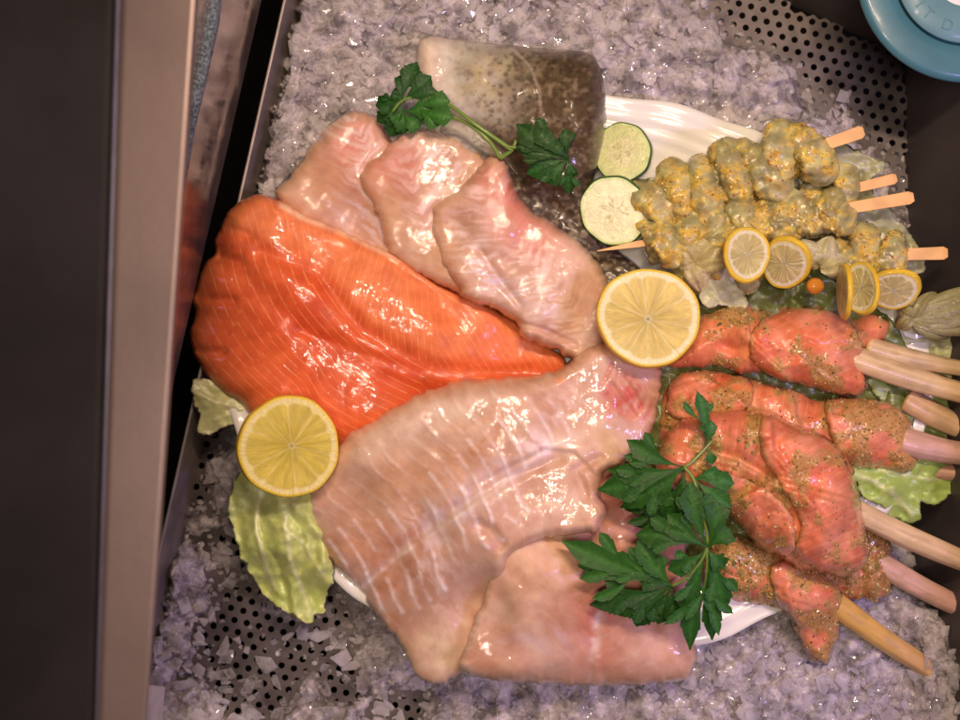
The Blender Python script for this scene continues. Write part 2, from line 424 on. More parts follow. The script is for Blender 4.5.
# ------------------------------------------------------------------ plate
PC, PA, PB = (580, 378), 352, 284
nr, nt = 70, 240; V = []; F = []
def plate_z(r, th):
    z = 4 + 16 * ss(.70, .98, r) + (r > .80) * .9 * math.sin(th * 1.0 * 7 + r * 120) * ss(.8, .86, r)
    z += 1.2 * math.sin(46 * th + 5 * math.sin(3 * th)) * ss(.82, .97, r)
    return z
for i in range(nr + 1):
    r = (i / nr) ** .8
    for k in range(nt):
        th = 2 * math.pi * k / nt
        rr = r * (1 + .006 * math.sin(23 * th) * ss(.8, 1, r))
        V.append((PC[0] + PA * rr * math.cos(th), PC[1] + PB * rr * math.sin(th), plate_z(r, th)))
ntop = len(V)
for i in range(nr + 1):
    r = (1 - i / nr) ** .8
    for k in range(nt):
        th = 2 * math.pi * k / nt; rr = r * (1 + .006 * math.sin(23 * th) * ss(.8, 1, r))
        V.append((PC[0] + PA * rr * math.cos(th), PC[1] + PB * rr * math.sin(th), plate_z(r, th) - 6 + (3 if r > .995 else 0)))
for i in range(2 * nr + 1):
    for k in range(nt):
        k2 = (k + 1) % nt; F.append((i * nt + k, (i + 1) * nt + k, (i + 1) * nt + k2, i * nt + k2))
F.append(tuple(range(nt))); F.append(tuple(reversed(range((2 * nr + 1) * nt, (2 * nr + 2) * nt))))
M_plate = mat_simple("white_glazed_ceramic", (.80, .77, .72), rough=.22, coat=.5, coatr=.05, var=.02)
tag(mk("oval_plate", V, F, M_plate), "large oval white ceramic plate with fluted rim under all the fish", "plate")

# ------------------------------------------------------------------ crushed ice
def ice_mask(x, y):
    sd = ((x - 640) * 150 - (y + 30) * 150) / 212.0
    n = fbm(x, y, 34, 21, 4)
    m = ss(26, -62, sd - 26 * n - 34 * ss(500, 0, 0 * x) + 0)
    m = np.where(y < 260, m, 1.0)
    hole = .8 * blob(x, y, 235, 665, 75, 55) + .5 * blob(x, y, 330, 700, 120, 40) + 1.05 * blob(x, y, 262, 585, 95, 78, -.5) + .8 * blob(x, y, 300, 520, 70, 60) + .6 * blob(x, y, 470, 705, 190, 32) + .55 * blob(x, y, 380, 645, 70, 45) + .75 * blob(x, y, 185, 470, 26, 60) + .95 * blob(x, y, 205, 425, 40, 45)  # real bare patches, enlarged low down to imitate light falling off
    m = m * (1 - np.clip(hole * (1 + .45 * n), 0, 1))
    edge = (x - (left_px(y) + 12))
    m = m * ss(-2, 12, edge + 6 * fbm(x, y, 9, 31, 3))
    m = m * ss(930, 890, x + 12 * n - (y - 560) * .5 * (y > 560)) * (1 - blob(x, y, 948, 545, 34, 34))
    return np.clip(m, 0, 1)
def ice_h(x, y):
    m = ice_mask(x, y)
    big = 12 * fbm(x, y, 60, 41, 3) + 7 * fbm(x, y, 17, 45, 3)
    h = FZ - 7 + 56 * ss(.08, .95, m) + big * m
    rim = (((x - PC[0]) / PA) ** 2 + ((y - PC[1]) / PB) ** 2) ** .5
    cap = np.where(rim < 1.09, -6 - 20 * (1 - ss(.8, 1.05, rim)), 40)
    return np.minimum(h + 10 * blob(x, y, 330, 70, 90, 70) + 38 * blob(x, y, 955, 700, 50, 75), cap)
def facet(x, y, cell, seed):         # faceted relief: planar tilt per jittered cell
    cx = np.floor(x / cell).astype(int); cy = np.floor(y / cell).astype(int)
    T1 = np.random.RandomState(seed).rand(5, 128, 128)
    best = np.full(x.shape, 1e9); out = np.zeros(x.shape)
    for i in (-1, 0, 1):
        for j in (-1, 0, 1):
            a, b = (cx + i) & 127, (cy + j) & 127
            px = (cx + i + T1[0, a, b]) * cell; py = (cy + j + T1[1, a, b]) * cell
            d = np.hypot(x - px, y - py); m = d < best; best = np.where(m, d, best)
            v = (T1[2, a, b] - .5) * .5 * cell + (x - px) * (T1[3, a, b] - .5) * 1.3 + (y - py) * (T1[4, a, b] - .5) * 1.3
            out = np.where(m, v, out)
    return out
step = 1.9
gx, gy = np.meshgrid(np.arange(120, 985, step), np.arange(-40, 765, step)); nyy, nxx = gx.shape
jx = gx + RS.uniform(-.3, .3, gx.shape); jy = gy + RS.uniform(-.3, .3, gx.shape)
m = ice_mask(jx, jy); hh = ice_h(jx, jy)
hh = hh + (.30 * facet(jx, jy, 15, 3) + .16 * facet(jx, jy, 7, 4) + .26 * facet(jx + 3, jy, 30, 5)) * ss(0, .4, m)
rim = (((gx - PC[0]) / PA) ** 2 + ((gy - PC[1]) / PB) ** 2) ** .5
keep = (m > .05) & (rim > .86) & (gx > left_px(gy) + 1)
vid = -np.ones(gx.shape, int); vid[keep] = np.arange(keep.sum())
V = np.column_stack([jx[keep], jy[keep], hh[keep]])
a, b, c, d = vid[:-1, :-1], vid[:-1, 1:], vid[1:, 1:], vid[1:, :-1]
ok = (a >= 0) & (b >= 0) & (c >= 0) & (d >= 0)
F1 = np.stack([a[ok], d[ok], b[ok]], 1); F2 = np.stack([b[ok], d[ok], c[ok]], 1)
t = NT("crushed_ice")
ob = t.n('TexCoord').outputs['Object']
n1 = t.noise(ob, 85, 4, .6); n2 = t.noise(ob, 420, 4, .6)
c = t.mix(t.rng(n1, .35, .68), (.34, .30, .315), (.66, .59, .62))
t.p(color=c, rough=t.rng(n2, .3, .7, .05, .35), trans=t.rng(n1, .34, .60, .42, .08), ior=1.31, coat=1, coatr=.03, sss=.6, sssr=(1, .95, 1), ssss=.005,
    normal=t.bump(n2, .0003), coatn=t.bump(t.noise(ob, 260, 2), .0004))
M_ice = t.m
t = NT("clear_ice_chips")
ob = t.n('TexCoord').outputs['Object']; n2 = t.noise(ob, 500, 3, .6)
c = t.mix(t.rng(t.noise(ob, 50, 2), .35, .68), (.66, .59, .61), (.84, .78, .81))
lw = t.n('LayerWeight', None, Blend=.5).outputs[1]
t.p(color=c, rough=.08, sss=.5, sssr=(1, .95, 1), ssss=.004, ior=1.31, coat=1.0, coatr=.02, normal=t.bump(n2, .00012), alpha=t.math('ADD', t.rng(lw, .05, .8, .06, .62), t.rng(t.noise(ob, 38, 3), .42, .62, 0, .26)))
t.b.inputs['Coat IOR'].default_value = 1.8
M_chip = t.m
mb = MB(); mb.add(V, np.vstack([F1, F2]))
ice = mb.build("crushed_ice", M_ice, smooth=False)
tag(ice, "heaped crushed ice around the plate", "ice", kind="stuff")
mb = MB(); r = np.random.RandomState(9); cnt = 0
while cnt < 7600:
    x, y = r.uniform(140, 975), r.uniform(-30, 750)
    rim1 = (((x - PC[0]) / PA) ** 2 + ((y - PC[1]) / PB) ** 2) ** .5
    if rim1 < .93 or x < left_px(y) + 14: continue
    mm = float(ice_mask(np.array([x]), np.array([y]))[0])
    if r.rand() > mm * .9 + (.16 if x < 480 else .0) : continue
    if x > 903 + max(0, y - 600) * .3 and mm < .3: continue
    s = r.choice([2.6, 4.5, 7.5, 12.], p=[.34, .34, .22, .10]) * r.uniform(.8, 1.25)
    hz = max(float(ice_h(np.array([x]), np.array([y]))[0]), FZ + s * .3) + s * r.uniform(-.15, .45)
    Vc, Fc = CRY[r.randint(24)]
    ta, tb_, tc = r.normal(0, .22), r.normal(0, .22), r.uniform(0, 6.28)
    if r.rand() < .25: A = rot3(r)
    else: A = np.array([[math.cos(tc), -math.sin(tc), ta], [math.sin(tc), math.cos(tc), tb_], [-ta, -tb_, 1.0]])
    mb.add((Vc * s * [1, 1, .7]) @ A.T + np.array([x, y, hz]), Fc); cnt += 1
# flat wet flakes lying over the perforated floor
for k in range(60):
    x, y = r.uniform(165, 470), r.uniform(430, 735)
    if x < left_px(y) + 22 or (((x - PC[0]) / PA) ** 2 + ((y - PC[1]) / PB) ** 2) < 1.0: continue
    Vc, Fc = CRY[r.randint(24)]; s = r.uniform(9, 17)
    A = rot3(r); A = np.array([[math.cos(k), -math.sin(k), 0], [math.sin(k), math.cos(k), 0], [0, 0, .32]])
    mb.add((Vc * s) @ A.T + np.array([x, y, FZ + s * .3]), Fc)
chips = mb.build("ice_chips", M_chip, smooth=False)
tag(chips, "loose clear ice chips strewn over the crushed ice and tray floor", "ice chips", kind="stuff")

# ------------------------------------------------------------------ fish
def mixc(a, b, f): f = np.clip(f, 0, 1)[:, None]; return a * (1 - f) + b * f
def paint(n, c): return np.tile(np.array(c, float), (n, 1))

# --- salmon fillet
SO = [(232, 207), (257, 194), (284, 203), (306, 215), (340, 230), (375, 246), (400, 257), (440, 284), (480, 301), (520, 325), (548, 346), (566, 362), (556, 385), (520, 410), (480, 430), (430, 440), (345, 450), (300, 446), (262, 425), (240, 402), (222, 391), (205, 374), (193, 352), (191, 332), (195, 312), (192, 299), (199, 281), (205, 264), (214, 256), (215, 240), (222, 224)]
slip = idw([(235, 207, 26), (192, 340, 16), (260, 420, 22), (380, 250, 30), (560, 362, 26), (420, 420, 24), (300, 230, 34)])
s = slab(SO, slip, idw([(220, 250, 34), (200, 340, 30), (280, 300, 38), (350, 400, 32), (420, 330, 32), (330, 235, 16), (540, 360, 10), (450, 300, 16), (450, 430, 14)]), idw([(200, 330, 34), (330, 230, 10), (450, 290, 12), (300, 400, 40)]), 4, res=2.0, rag=1.2, ragscale=10)
X, Y = s.X, s.Y
spine = [(205, 235), (262, 252), (318, 276), (363, 330), (430, 368), (500, 372), (575, 372)]
dd, sg, u = polydist(s.P, spine)
s.Z += 1.8 * fbm(X, Y, 60, 51, 2) + .5 * fbm(X, Y, 14, 55, 3)
groove(s, spine[1:], 4.5, 8); groove(s, [(215, 250), (270, 300), (330, 350), (400, 385), (450, 400)], 5.0, 13)
groove(s, [(300, 330), (360, 352), (420, 372)], 3, 6)
crease(s, [(300, 214), (345, 232), (395, 262), (440, 292)], -5, 12, 3)
for a, b in [((192, 299), (232, 300)), ((214, 256), (240, 262)), ((193, 352), (222, 352)), ((222, 224), (250, 236))]:
    groove(s, [a, b], 4.5, 5)
up = sg < 0
# three families of muscle lines: the belly band, the loin, and the outer loin
ph_up = (u * .125 + dd * .085)
ph_lo = (u * .05 - dd * .0 + np.hypot(X - 560, (Y - 250) * 1.05) * .135)
wv = ss(-10, 8, sg)
flow = np.column_stack([np.where(sg < 0, ph_up, ph_lo), dd / 40])
orange = np.array([.70, .135, .040]); deep = np.array([.58, .075, .022]); pale = np.array([.76, .23, .085]); white = np.array([.86, .55, .36])
c = mixc(paint(len(X), orange), deep, .75 * blob(X, Y, 370, 372, 110, 34, .45) + .5 * blob(X, Y, 290, 290, 70, 30, .7) + .35 * fbm(X, Y, 40, 61))
c = mixc(c, pale, (sg < 0) * ss(2, 22, dd) * .75 + .35 * ss(24, 0, s.d) * (Y > 250))
c = mixc(c, white, ss(9, 3, segdist(s.P, [(285, 204), (300, 213), (345, 230), (400, 256)])) * (.8 + .3 * fbm(X, Y, 7, 63)) * (X < 405))
M_salmon = mat_flesh("raw_salmon_flesh", (.92, .42, .17), lw=(.74, 1.0), lamt=.42, warp=.16, wscale=3, rough=.42, coat=.6, coatr=.04, sss=.3, sssr=(1, .22, .08), b1=.0002, b2=.0003, stretch=(.5, .8, 1), linebump=.12)
tag(finish(s, "salmon_fillet", M_salmon, None, c, flow), "bright orange raw salmon fillet with pale lines, left of the white fillets", "fish fillet")

# --- skin-on cod tail piece
CO = [(418, 41), (428, 36), (445, 37), (480, 42), (527, 47), (570, 50), (590, 54), (600, 68), (605, 95), (606, 125), (602, 150), (597, 172), (590, 196), (596, 225), (612, 246), (640, 268), (650, 300), (620, 340), (560, 320), (500, 270), (455, 190), (436, 150), (440, 122), (432, 108), (420, 90), (416, 62)]
s = slab(CO, idw([(420, 50, 8), (600, 60, 18), (600, 160, 24), (500, 45, 6), (640, 280, 18), (560, 320, 18)]), idw([(430, 70, 26), (520, 100, 62), (585, 110, 66), (580, 180, 44), (560, 230, 22), (620, 280, 14), (480, 180, 30), (500, 60, 48)]), idw([(420, 60, 22), (600, 120, 34), (520, 45, 38), (600, 230, 14)]), 0, res=2.0, rag=.6)
X, Y = s.X, s.Y
s.Z += 2.5 * fbm(X, Y, 50, 71, 3) + .8 * fbm(X, Y, 11, 75, 3)
fold = ss(150, 205, Y - (X - 560) * .4)
s.Z += fold * 1.6 * np.sin((Y * 1.0 - X * .42 + 7 * fbm(X, Y, 25, 73)) / 3.1) * (.4 + .6 * vnoise(X / 18, Y / 18, 74))
groove(s, [(440, 120), (470, 128), (500, 150), (520, 175)], 14, 9)
groove(s, [(516, 52), (535, 75), (541, 105)], 1.2, 2)
crease(s, [(540, 190), (570, 185), (600, 170)], -10, 25, 5)
f = ss(440, 560, X + .25 * (Y - 40) + 18 * fbm(X, Y, 30, 76))
c = mixc(paint(len(X), [.68, .63, .58]), np.array([.088, .060, .034]), f)
c = mixc(c, np.array([.50, .42, .24]), .55 * blob(X, Y, 490, 75, 45, 30) * (1 + fbm(X, Y, 10, 79)))
c = mixc(c, np.array([.30, .22, .14]), .5 * ss(0, .7, fbm(X, Y, 5, 87, 2)) * f)
rr = np.random.RandomState(5); sp_ = np.zeros(len(X))
for k in range(2800):
    x, y = rr.uniform(440, 640), rr.uniform(40, 300); q = ss(430, 560, x + .2 * (y - 40))
    if rr.rand() > .15 + .85 * q: continue
    rad = rr.uniform(1.0, 2.7) * (1 if y < 190 else 1.2)
    sp_ = np.maximum(sp_, ss(rad * 1.35, rad * .5, np.hypot(X - x, (Y - y) * 1.1) + 1.0 * fbm(X, Y, 3, 82, 2)) * rr.uniform(.45, .95) * (.3 + .7 * q))
c = mixc(c, np.array([.050, .030, .015]), sp_ * .9)
c = mixc(c, np.array([.055, .040, .028]), .75 * ss(160, 215, Y - (X - 560) * .3) * (1 - .4 * fbm(X, Y, 8, 83)))
c = mixc(c, np.array([.66, .56, .46]), ss(2.2, .6, segdist(s.P, [(512, 48), (530, 66), (540, 92), (541, 112)])) * .3)
c = mixc(c, np.array([.78, .58, .44]), .8 * blob(X, Y, 425, 60, 14, 30))
low_ = ss(160, 210, Y - (X - 560) * .3); c = mixc(c, np.array([.30, .25, .17]), low_ * .7 * ss(.55, .8, vnoise(X / 3.2, Y / 3.2, 89)))
M_skin = mat_flesh("spotted_cod_skin", None, rough=.5, coat=.8, coatr=.06, sss=0.0, b1=.0003, b2=.00028, stretch=(.5, .5, 1), var=.25, lsc=22)
fl = np.column_stack([X / 9, Y / 9])
tag(finish(s, "cod_tail_piece", M_skin, None, c, fl), "thick piece of cod with grey brown spotted skin, behind the parsley", "fish piece")

# --- three pale fillets fanned between salmon and skin piece
M_white = mat_flesh("raw_white_fish_flesh", (.90, .74, .66), lw=(.80, 1.0), lamt=.12, warp=.5, wscale=5, rough=.42, coat=1.0, coatr=.035, sss=.45, sssr=(1, .4, .22), scale=.003, b1=.00015, b2=.00030, lsc=17, stretch=(.6, .75, 1), linebump=.15, var=.16)
base = np.array([.60, .36, .265]); pinkc = np.array([.66, .22, .17]); redc = np.array([.60, .11, .07]); milk = np.array([.86, .70, .66]); edgec = np.array([.64, .38, .22]); viol = np.array([.62, .48, .56])  # milk and viol also paint wet highlight bands among the pale muscle streaks
def pale_fillet(outline, lip, T, R, spine, patches, label, creases=(), grooves=(), seed=1, u_s=.1, v_s=.1, shape='v', rag=2.0, phase=None, res=2.0, edge_in=16, streaks=(), flake=.15):
    s = slab(outline, lip, T, R, 4, res=res, rag=rag, ragscale=6)
    X, Y = s.X, s.Y
    dd, sg, u = polydist(s.P, spine)
    s.Z += 3.0 * fbm(X, Y, 45, seed, 3) + .35 * fbm(X, Y, 14, seed + 3, 2)
    ph = u * u_s + np.abs(sg) * v_s if phase is None else phase(X, Y, u, sg)
    ph = ph + .5 * fbm(X, Y, 30, seed + 6)
    mus = np.abs(((ph) % 1) - .5) * 2
    band = np.zeros(len(X)); s.Z += flake * ((ph % 1) - .5) * ss(-.2, .5, fbm(X, Y, 36, seed + 23, 2)) * s.edge
    c = mixc(paint(len(X), base), edgec, ss(edge_in, 0, s.d) * .7); c = mixc(c, np.array([.47, .22, .12]), .65 * ss(-.1, .8, fbm(X, Y, 55, seed + 17, 3))); c = mixc(c, np.array([.70, .50, .38]), .5 * ss(0, .8, fbm(X, Y, 38, seed + 19, 3)))
    for (cx, cy, rx, ry, an, colr, amt, streak) in patches:
        b = blob(X, Y, cx, cy, rx, ry, an); g = b * amt * (1 + .5 * fbm(X, Y, 9, seed + 9, 3))
        if streak: g = g * (.12 + 1.25 * ss(.30, .78, vnoise(ph * 2.6 + fbm(X, Y, 12, seed + 15), sg / 15 + 50, seed + 11))); band = np.maximum(band, b)
        c = mixc(c, colr, g)
    s.Z += band * .25 * (mus - .5) * s.edge
    for (ln, wd, amt, hgt, *sc3) in streaks:
        x0, y0 = np.min(ln, 0) - 12; x1, y1 = np.max(ln, 0) + 12
        q = np.where((X > x0) & (X < x1) & (Y > y0) & (Y < y1))[0]
        if len(q) == 0: continue
        e = np.exp(-((segdist(s.P[q], ln) + .8 * fbm(X[q], Y[q], 5, seed + 40, 2)) / wd) ** 2) * (.55 + .6 * fbm(X[q], Y[q], 14, seed + 41))
        c[q] = mixc(c[q], np.array(sc3[0] if sc3 else [.86, .74, .74]), amt * e); s.Z[q] += hgt * e
    for cr in creases: crease(s, *cr)
    for gv in grooves: groove(s, *gv)
    o = finish(s, "white_fish_fillet", M_white, None, c, np.column_stack([ph, sg / 30]))
    tag(o, label, "fish fillet", "raw white fish fillets on the plate")
    return o, s
F1 = [(275, 192), (286, 180), (300, 163), (313, 143), (326, 127), (342, 114), (360, 111), (378, 119), (392, 138), (420, 150), (430, 200), (415, 255), (392, 262), (360, 252), (325, 232), (292, 214)]
pale_fillet(F1, 14, idw([(300, 180, 22), (360, 150, 30), (400, 200, 24), (350, 230, 14)]), 16, [(350, 112), (372, 160), (385, 215), (392, 260)],
            [(352, 150, 26, 34, .4, pinkc, .75, 0), (372, 190, 26, 60, -.2, milk, .6, 1), (345, 128, 30, 16, 0, milk, .55, 1), (360, 222, 30, 20, .5, viol, .6, 1), (320, 180, 24, 30, .7, edgec, .5, 0)],
            "pale pink fish fillet leftmost in the fan, tucked behind the salmon", grooves=[([(362, 170), (371, 155), (382, 145)], 3, 2)], seed=101, u_s=.11, v_s=.12)
F2 = [(357, 180), (366, 163), (383, 151), (396, 137), (412, 130), (436, 129), (458, 139), (480, 153), (500, 170), (505, 230), (495, 300), (468, 302), (455, 293), (438, 284), (411, 271), (395, 258), (387, 246), (380, 222), (370, 200)]
pale_fillet(F2, idw([(357, 180, 36), (400, 135, 34), (440, 130, 34), (400, 265, 36), (460, 295, 38)]), idw([(370, 190, 14), (430, 180, 24), (420, 250, 16)]), 11, [(400, 140), (415, 190), (430, 240), (450, 292)],
            [(398, 168, 26, 30, .5, pinkc, .85, 0), (432, 165, 34, 34, .6, milk, .75, 1), (420, 205, 15, 55, -.35, redc, .4, 1), (424, 215, 22, 50, -.3, milk, .55, 1), (392, 215, 16, 40, -.4, edgec, .7, 0), (430, 262, 20, 20, 0, edgec, .5, 0), (440, 138, 20, 10, 0, np.array([.72, .60, .36]), .5, 0)],
            "pinkish fish fillet in the middle of the fan above the salmon", seed=131, u_s=.12, v_s=.1)
F3 = [(432, 226), (434, 206), (452, 194), (468, 180), (480, 164), (492, 154), (505, 160), (514, 187), (528, 207), (552, 222), (580, 242), (598, 262), (608, 281), (612, 315), (606, 345), (590, 362), (571, 360), (554, 349), (538, 345), (522, 337), (514, 322), (500, 312), (478, 303), (460, 297), (457, 284), (446, 270), (438, 254)]
pale_fillet(F3, idw([(434, 225, 52), (490, 160, 50), (550, 225, 44), (605, 290, 38), (590, 360, 36), (510, 315, 46), (458, 290, 52)]), idw([(445, 235, 12), (500, 220, 30), (560, 280, 34), (590, 330, 24), (470, 270, 20)]), 12, [(480, 165), (495, 205), (520, 245), (560, 290), (600, 345)],
            [(500, 185, 26, 18, .9, redc, .6, 0), (478, 215, 20, 44, .5, milk, .85, 1), (505, 220, 34, 34, .6, redc, .42, 1), (525, 235, 40, 22, .7, pinkc, .7, 0), (475, 262, 20, 34, -.6, milk, .85, 1), (540, 275, 60, 26, .75, milk, .5, 1), (500, 285, 50, 12, .6, viol, .7, 1), (450, 250, 12, 30, -.4, edgec, .7, 0), (560, 325, 44, 14, .7, milk, .6, 1), (585, 300, 30, 40, .6, edgec, .35, 0), (495, 160, 8, 10, 0, edgec, .6, 0)],
            "largest fish fillet of the fan, streaked white and red, touching the upper lemon half", grooves=[([(480, 250), (500, 280), (520, 305)], 3, 4), ([(514, 322), (545, 330), (575, 345)], 5, 3)], seed=161, u_s=.13, v_s=.075)

# --- lower folded fillet
L = [(497, 547), (508, 520), (545, 505), (585, 480), (605, 462), (632, 458), (655, 470), (672, 500), (684, 540), (690, 590), (692, 632), (696, 655), (692, 672), (678, 681), (640, 685), (600, 686), (560, 684), (520, 683), (488, 679), (466, 674), (457, 667), (464, 650), (475, 620), (486, 590), (492, 566)]
pale_fillet(L, idw([(497, 547, 58), (460, 665, 46), (600, 470, 34), (690, 660, 30), (600, 686, 26), (540, 500, 36), (690, 560, 32)]), idw([(480, 610, 14), (540, 600, 34), (640, 600, 38), (620, 500, 24), (680, 640, 26), (560, 660, 34)]), idw([(480, 610, 7), (600, 680, 36), (690, 640, 30), (500, 680, 20)]), [(620, 460), (606, 520), (595, 600), (585, 690)],
            [(545, 560, 46, 36, 0, np.array([.74, .46, .28]), .7, 0), (625, 500, 38, 40, 0, np.array([.58, .19, .13]), .8, 0), (600, 600, 26, 66, .1, np.array([.56, .15, .10]), .8, 0), (660, 560, 26, 40, 0, np.array([.60, .20, .14]), .6, 0), (660, 620, 34, 50, 0, np.array([.72, .38, .30]), .6, 0), (596, 640, 5, 60, .1, milk, .55, 1), (475, 620, 5, 62, .28, milk, .5, 0), (540, 640, 50, 14, 0, viol, .25, 1), (540, 520, 60, 30, 0, milk, .2, 1)],
            "folded pale fish fillet at the lower edge of the plate, left of the parsley", grooves=[([(500, 560), (530, 590), (560, 600)], 2, 8), ([(612, 540), (600, 600), (588, 680)], 3, 5), ([(640, 560), (660, 600), (680, 610)], 3, 10)], seed=191, u_s=.05, v_s=.035)

# --- big front fillet
G = [(302, 500), (315, 477), (332, 455), (346, 436), (362, 426), (380, 416), (410, 398), (432, 388), (455, 381), (482, 379), (510, 377), (538, 374), (562, 368), (577, 354), (600, 343), (630, 345), (652, 358), (661, 374), (660, 392), (656, 415), (652, 436), (650, 450), (638, 456), (628, 462), (616, 468), (604, 474), (600, 490), (606, 506), (603, 525), (594, 536), (586, 532), (560, 536), (540, 540), (515, 552), (505, 570), (502, 600), (490, 640), (470, 668), (452, 679), (437, 685), (424, 680), (412, 668), (400, 642), (386, 626), (370, 608), (362, 592), (345, 576), (330, 560), (314, 534), (305, 515)]
GST = []; rs_ = np.random.RandomState(4)
LATL = catmull([(352, 596), (400, 556), (450, 522), (500, 486), (545, 452), (575, 436)], 1.0, False)
for k in range(8, len(LATL) - 4, 17):
    x, y = LATL[k] + rs_.uniform(-2, 2, 2); f_ = k / len(LATL); a_, b_ = rs_.uniform(.8, 1.15, 2)
    ln = catmull([(x - 26 * a_, y - 46 * a_), (x - 14 * a_, y - 30 * a_), (x - 3, y - 12), (x, y)], 6, False); GST.append((ln, 1.8, .8, 1.0))
    if f_ < .75: GST.append((catmull([(x, y), (x + 8, y + 14), (x + 12, y + 32 * b_), (x + 20, y + 52 * b_ * (1 - .4 * f_))], 6, False), 2.0, .85, 1.0))
    ln = catmull([(x - 30 * a_, y - 52 * a_), (x - 48 * a_, y - 66 * a_), (x - 60, y - 84 * a_)], 6, False); GST.append((ln, 1.4, .25, .9))
GST.append((LATL, 7, .40, .4)); GST.append((LATL, 2.0, .6, .6))
for k in range(7):
    x = 604 + k * 7; y = 378 + k * 6 + rs_.uniform(-3, 3); GST.append((catmull([(x + 8, y - 16), (x + 3, y - 4), (x - 4, y + 8)], 4, False), 2.3, .85, -1.2, [.55, .09, .08]))
def gphase(X, Y, u, sg): return u * .072 + np.where(sg < 0, -sg * .02 + .25 * np.sin(sg / 26), sg * .012)
pale_fillet(G, idw([(302, 500, 30), (346, 436, 46), (410, 398, 54), (510, 377, 54), (570, 360, 56), (650, 370, 60), (652, 440, 58), (600, 480, 76), (600, 530, 78), (520, 550, 74), (480, 620, 34), (440, 684, 24), (370, 608, 18), (314, 534, 24)]),
            idw([(330, 500, 26), (400, 450, 38), (500, 430, 44), (600, 400, 28), (560, 500, 26), (430, 560, 34), (420, 650, 12), (480, 620, 8), (640, 420, 18), (460, 500, 36), (380, 570, 26)]), idw([(302, 500, 34), (450, 380, 22), (650, 400, 12), (590, 530, 10), (370, 610, 36), (440, 684, 16), (510, 570, 10)]),
            [(345, 600), (400, 545), (450, 505), (500, 470), (545, 445), (590, 420), (640, 385)],
            [(380, 440, 60, 30, -.5, np.array([.72, .52, .40]), .6, 0), (430, 420, 90, 26, -.4, np.array([.74, .56, .44]), .7, 0), (480, 480, 110, 16, -.68, viol, .75, 1), (440, 525, 60, 22, -.8, viol, .5, 1), (470, 450, 90, 30, -.6, np.array([.68, .40, .26]), .55, 1), (530, 420, 70, 26, -.5, milk, .35, 1),
             (625, 400, 18, 26, .5, redc, .62, 1), (606, 392, 10, 10, .5, redc, .3, 0), (605, 440, 34, 22, 0, np.array([.76, .55, .42]), .7, 0), (560, 500, 40, 24, -.3, np.array([.76, .54, .42]), .7, 0), (385, 560, 42, 46, .4, np.array([.50, .21, .10]), .9, 0), (395, 480, 50, 34, -.6, np.array([.56, .30, .15]), .6, 0), (480, 440, 70, 20, -.6, np.array([.55, .27, .13]), .7, 1), (430, 560, 26, 60, -.4, milk, .4, 1), (440, 655, 24, 26, 0, np.array([.76, .58, .40]), .8, 0), (350, 590, 30, 18, .8, viol, .4, 1), (545, 445, 16, 14, 0, milk, .7, 1), (478, 415, 5, 8, .5, np.array([.25, .12, .08]), .45, 1), (560, 380, 4, 3, 0, np.array([.85, .3, .1]), .9, 0)],
            "largest white fish fillet, lying across the front below the salmon", creases=[([(500, 470), (545, 448), (575, 452), (592, 470)], -5, 26, 3)],
            grooves=[([(360, 592), (400, 550), (450, 512), (510, 478), (560, 458)], 4.0, 5), ([(600, 458), (575, 470), (585, 495)], 6, 5), ([(415, 445), (410, 500), (440, 540)], 2.5, 12), ([(500, 545), (490, 530), (478, 525)], 8, 6), ([(612, 385), (622, 400), (634, 415)], 3, 3), ([(622, 378), (634, 392), (642, 408)], 3, 3)],
            seed=221, phase=gphase, rag=1.8, streaks=GST)
for _ in ():
    pass

# --- citrus
M_citrus = None
t = NT("lemon_cut_face"); colr = t.attr(); fl = t.uv("flow")
fib = t.noise(t.vmul(fl, (1.0, 9.0, 1)), 6, 4, .6)
g = t.rng(fib, .3, .7, .82, 1.12); gv = t.n('CombineXYZ', None, i0=g, i1=g, i2=g).outputs[0]
nb = t.bump(fib, .0006)
t.p(color=t.mix(1.0, colr, gv, 'MULTIPLY'), rough=.3, coat=.45, coatr=.12, sss=.5, sssr=(1, .7, .15), ssss=.004, normal=nb, coatn=nb); M_face = t.m
M_rind = mat_simple("lemon_rind", (.80, .50, .035), rough=.38, coat=.3, bumpd=.0005, bscale=700, sss=.2, sssr=(1, .6, .1), scale=.002)
def tiltfn(cx, cy, cz, tx, ty, spin=0.0):
    """local disc coordinates (x right, y down, z up) -> working plane, tilted"""
    ex = np.array([math.cos(ty), 0, math.sin(ty)]); ey = np.array([0, math.cos(tx), math.sin(tx)]); ez = np.cross(ex, ey); ez /= np.linalg.norm(ez)
    c, s_ = math.cos(spin), math.sin(spin)
    def f(P):
        P = np.asarray(P, float); x = P[:, 0] * c - P[:, 1] * s_; y = P[:, 0] * s_ + P[:, 1] * c
        return np.array([cx, cy, cz]) + x[:, None] * ex + y[:, None] * ey + P[:, 2:3] * ez
    return f
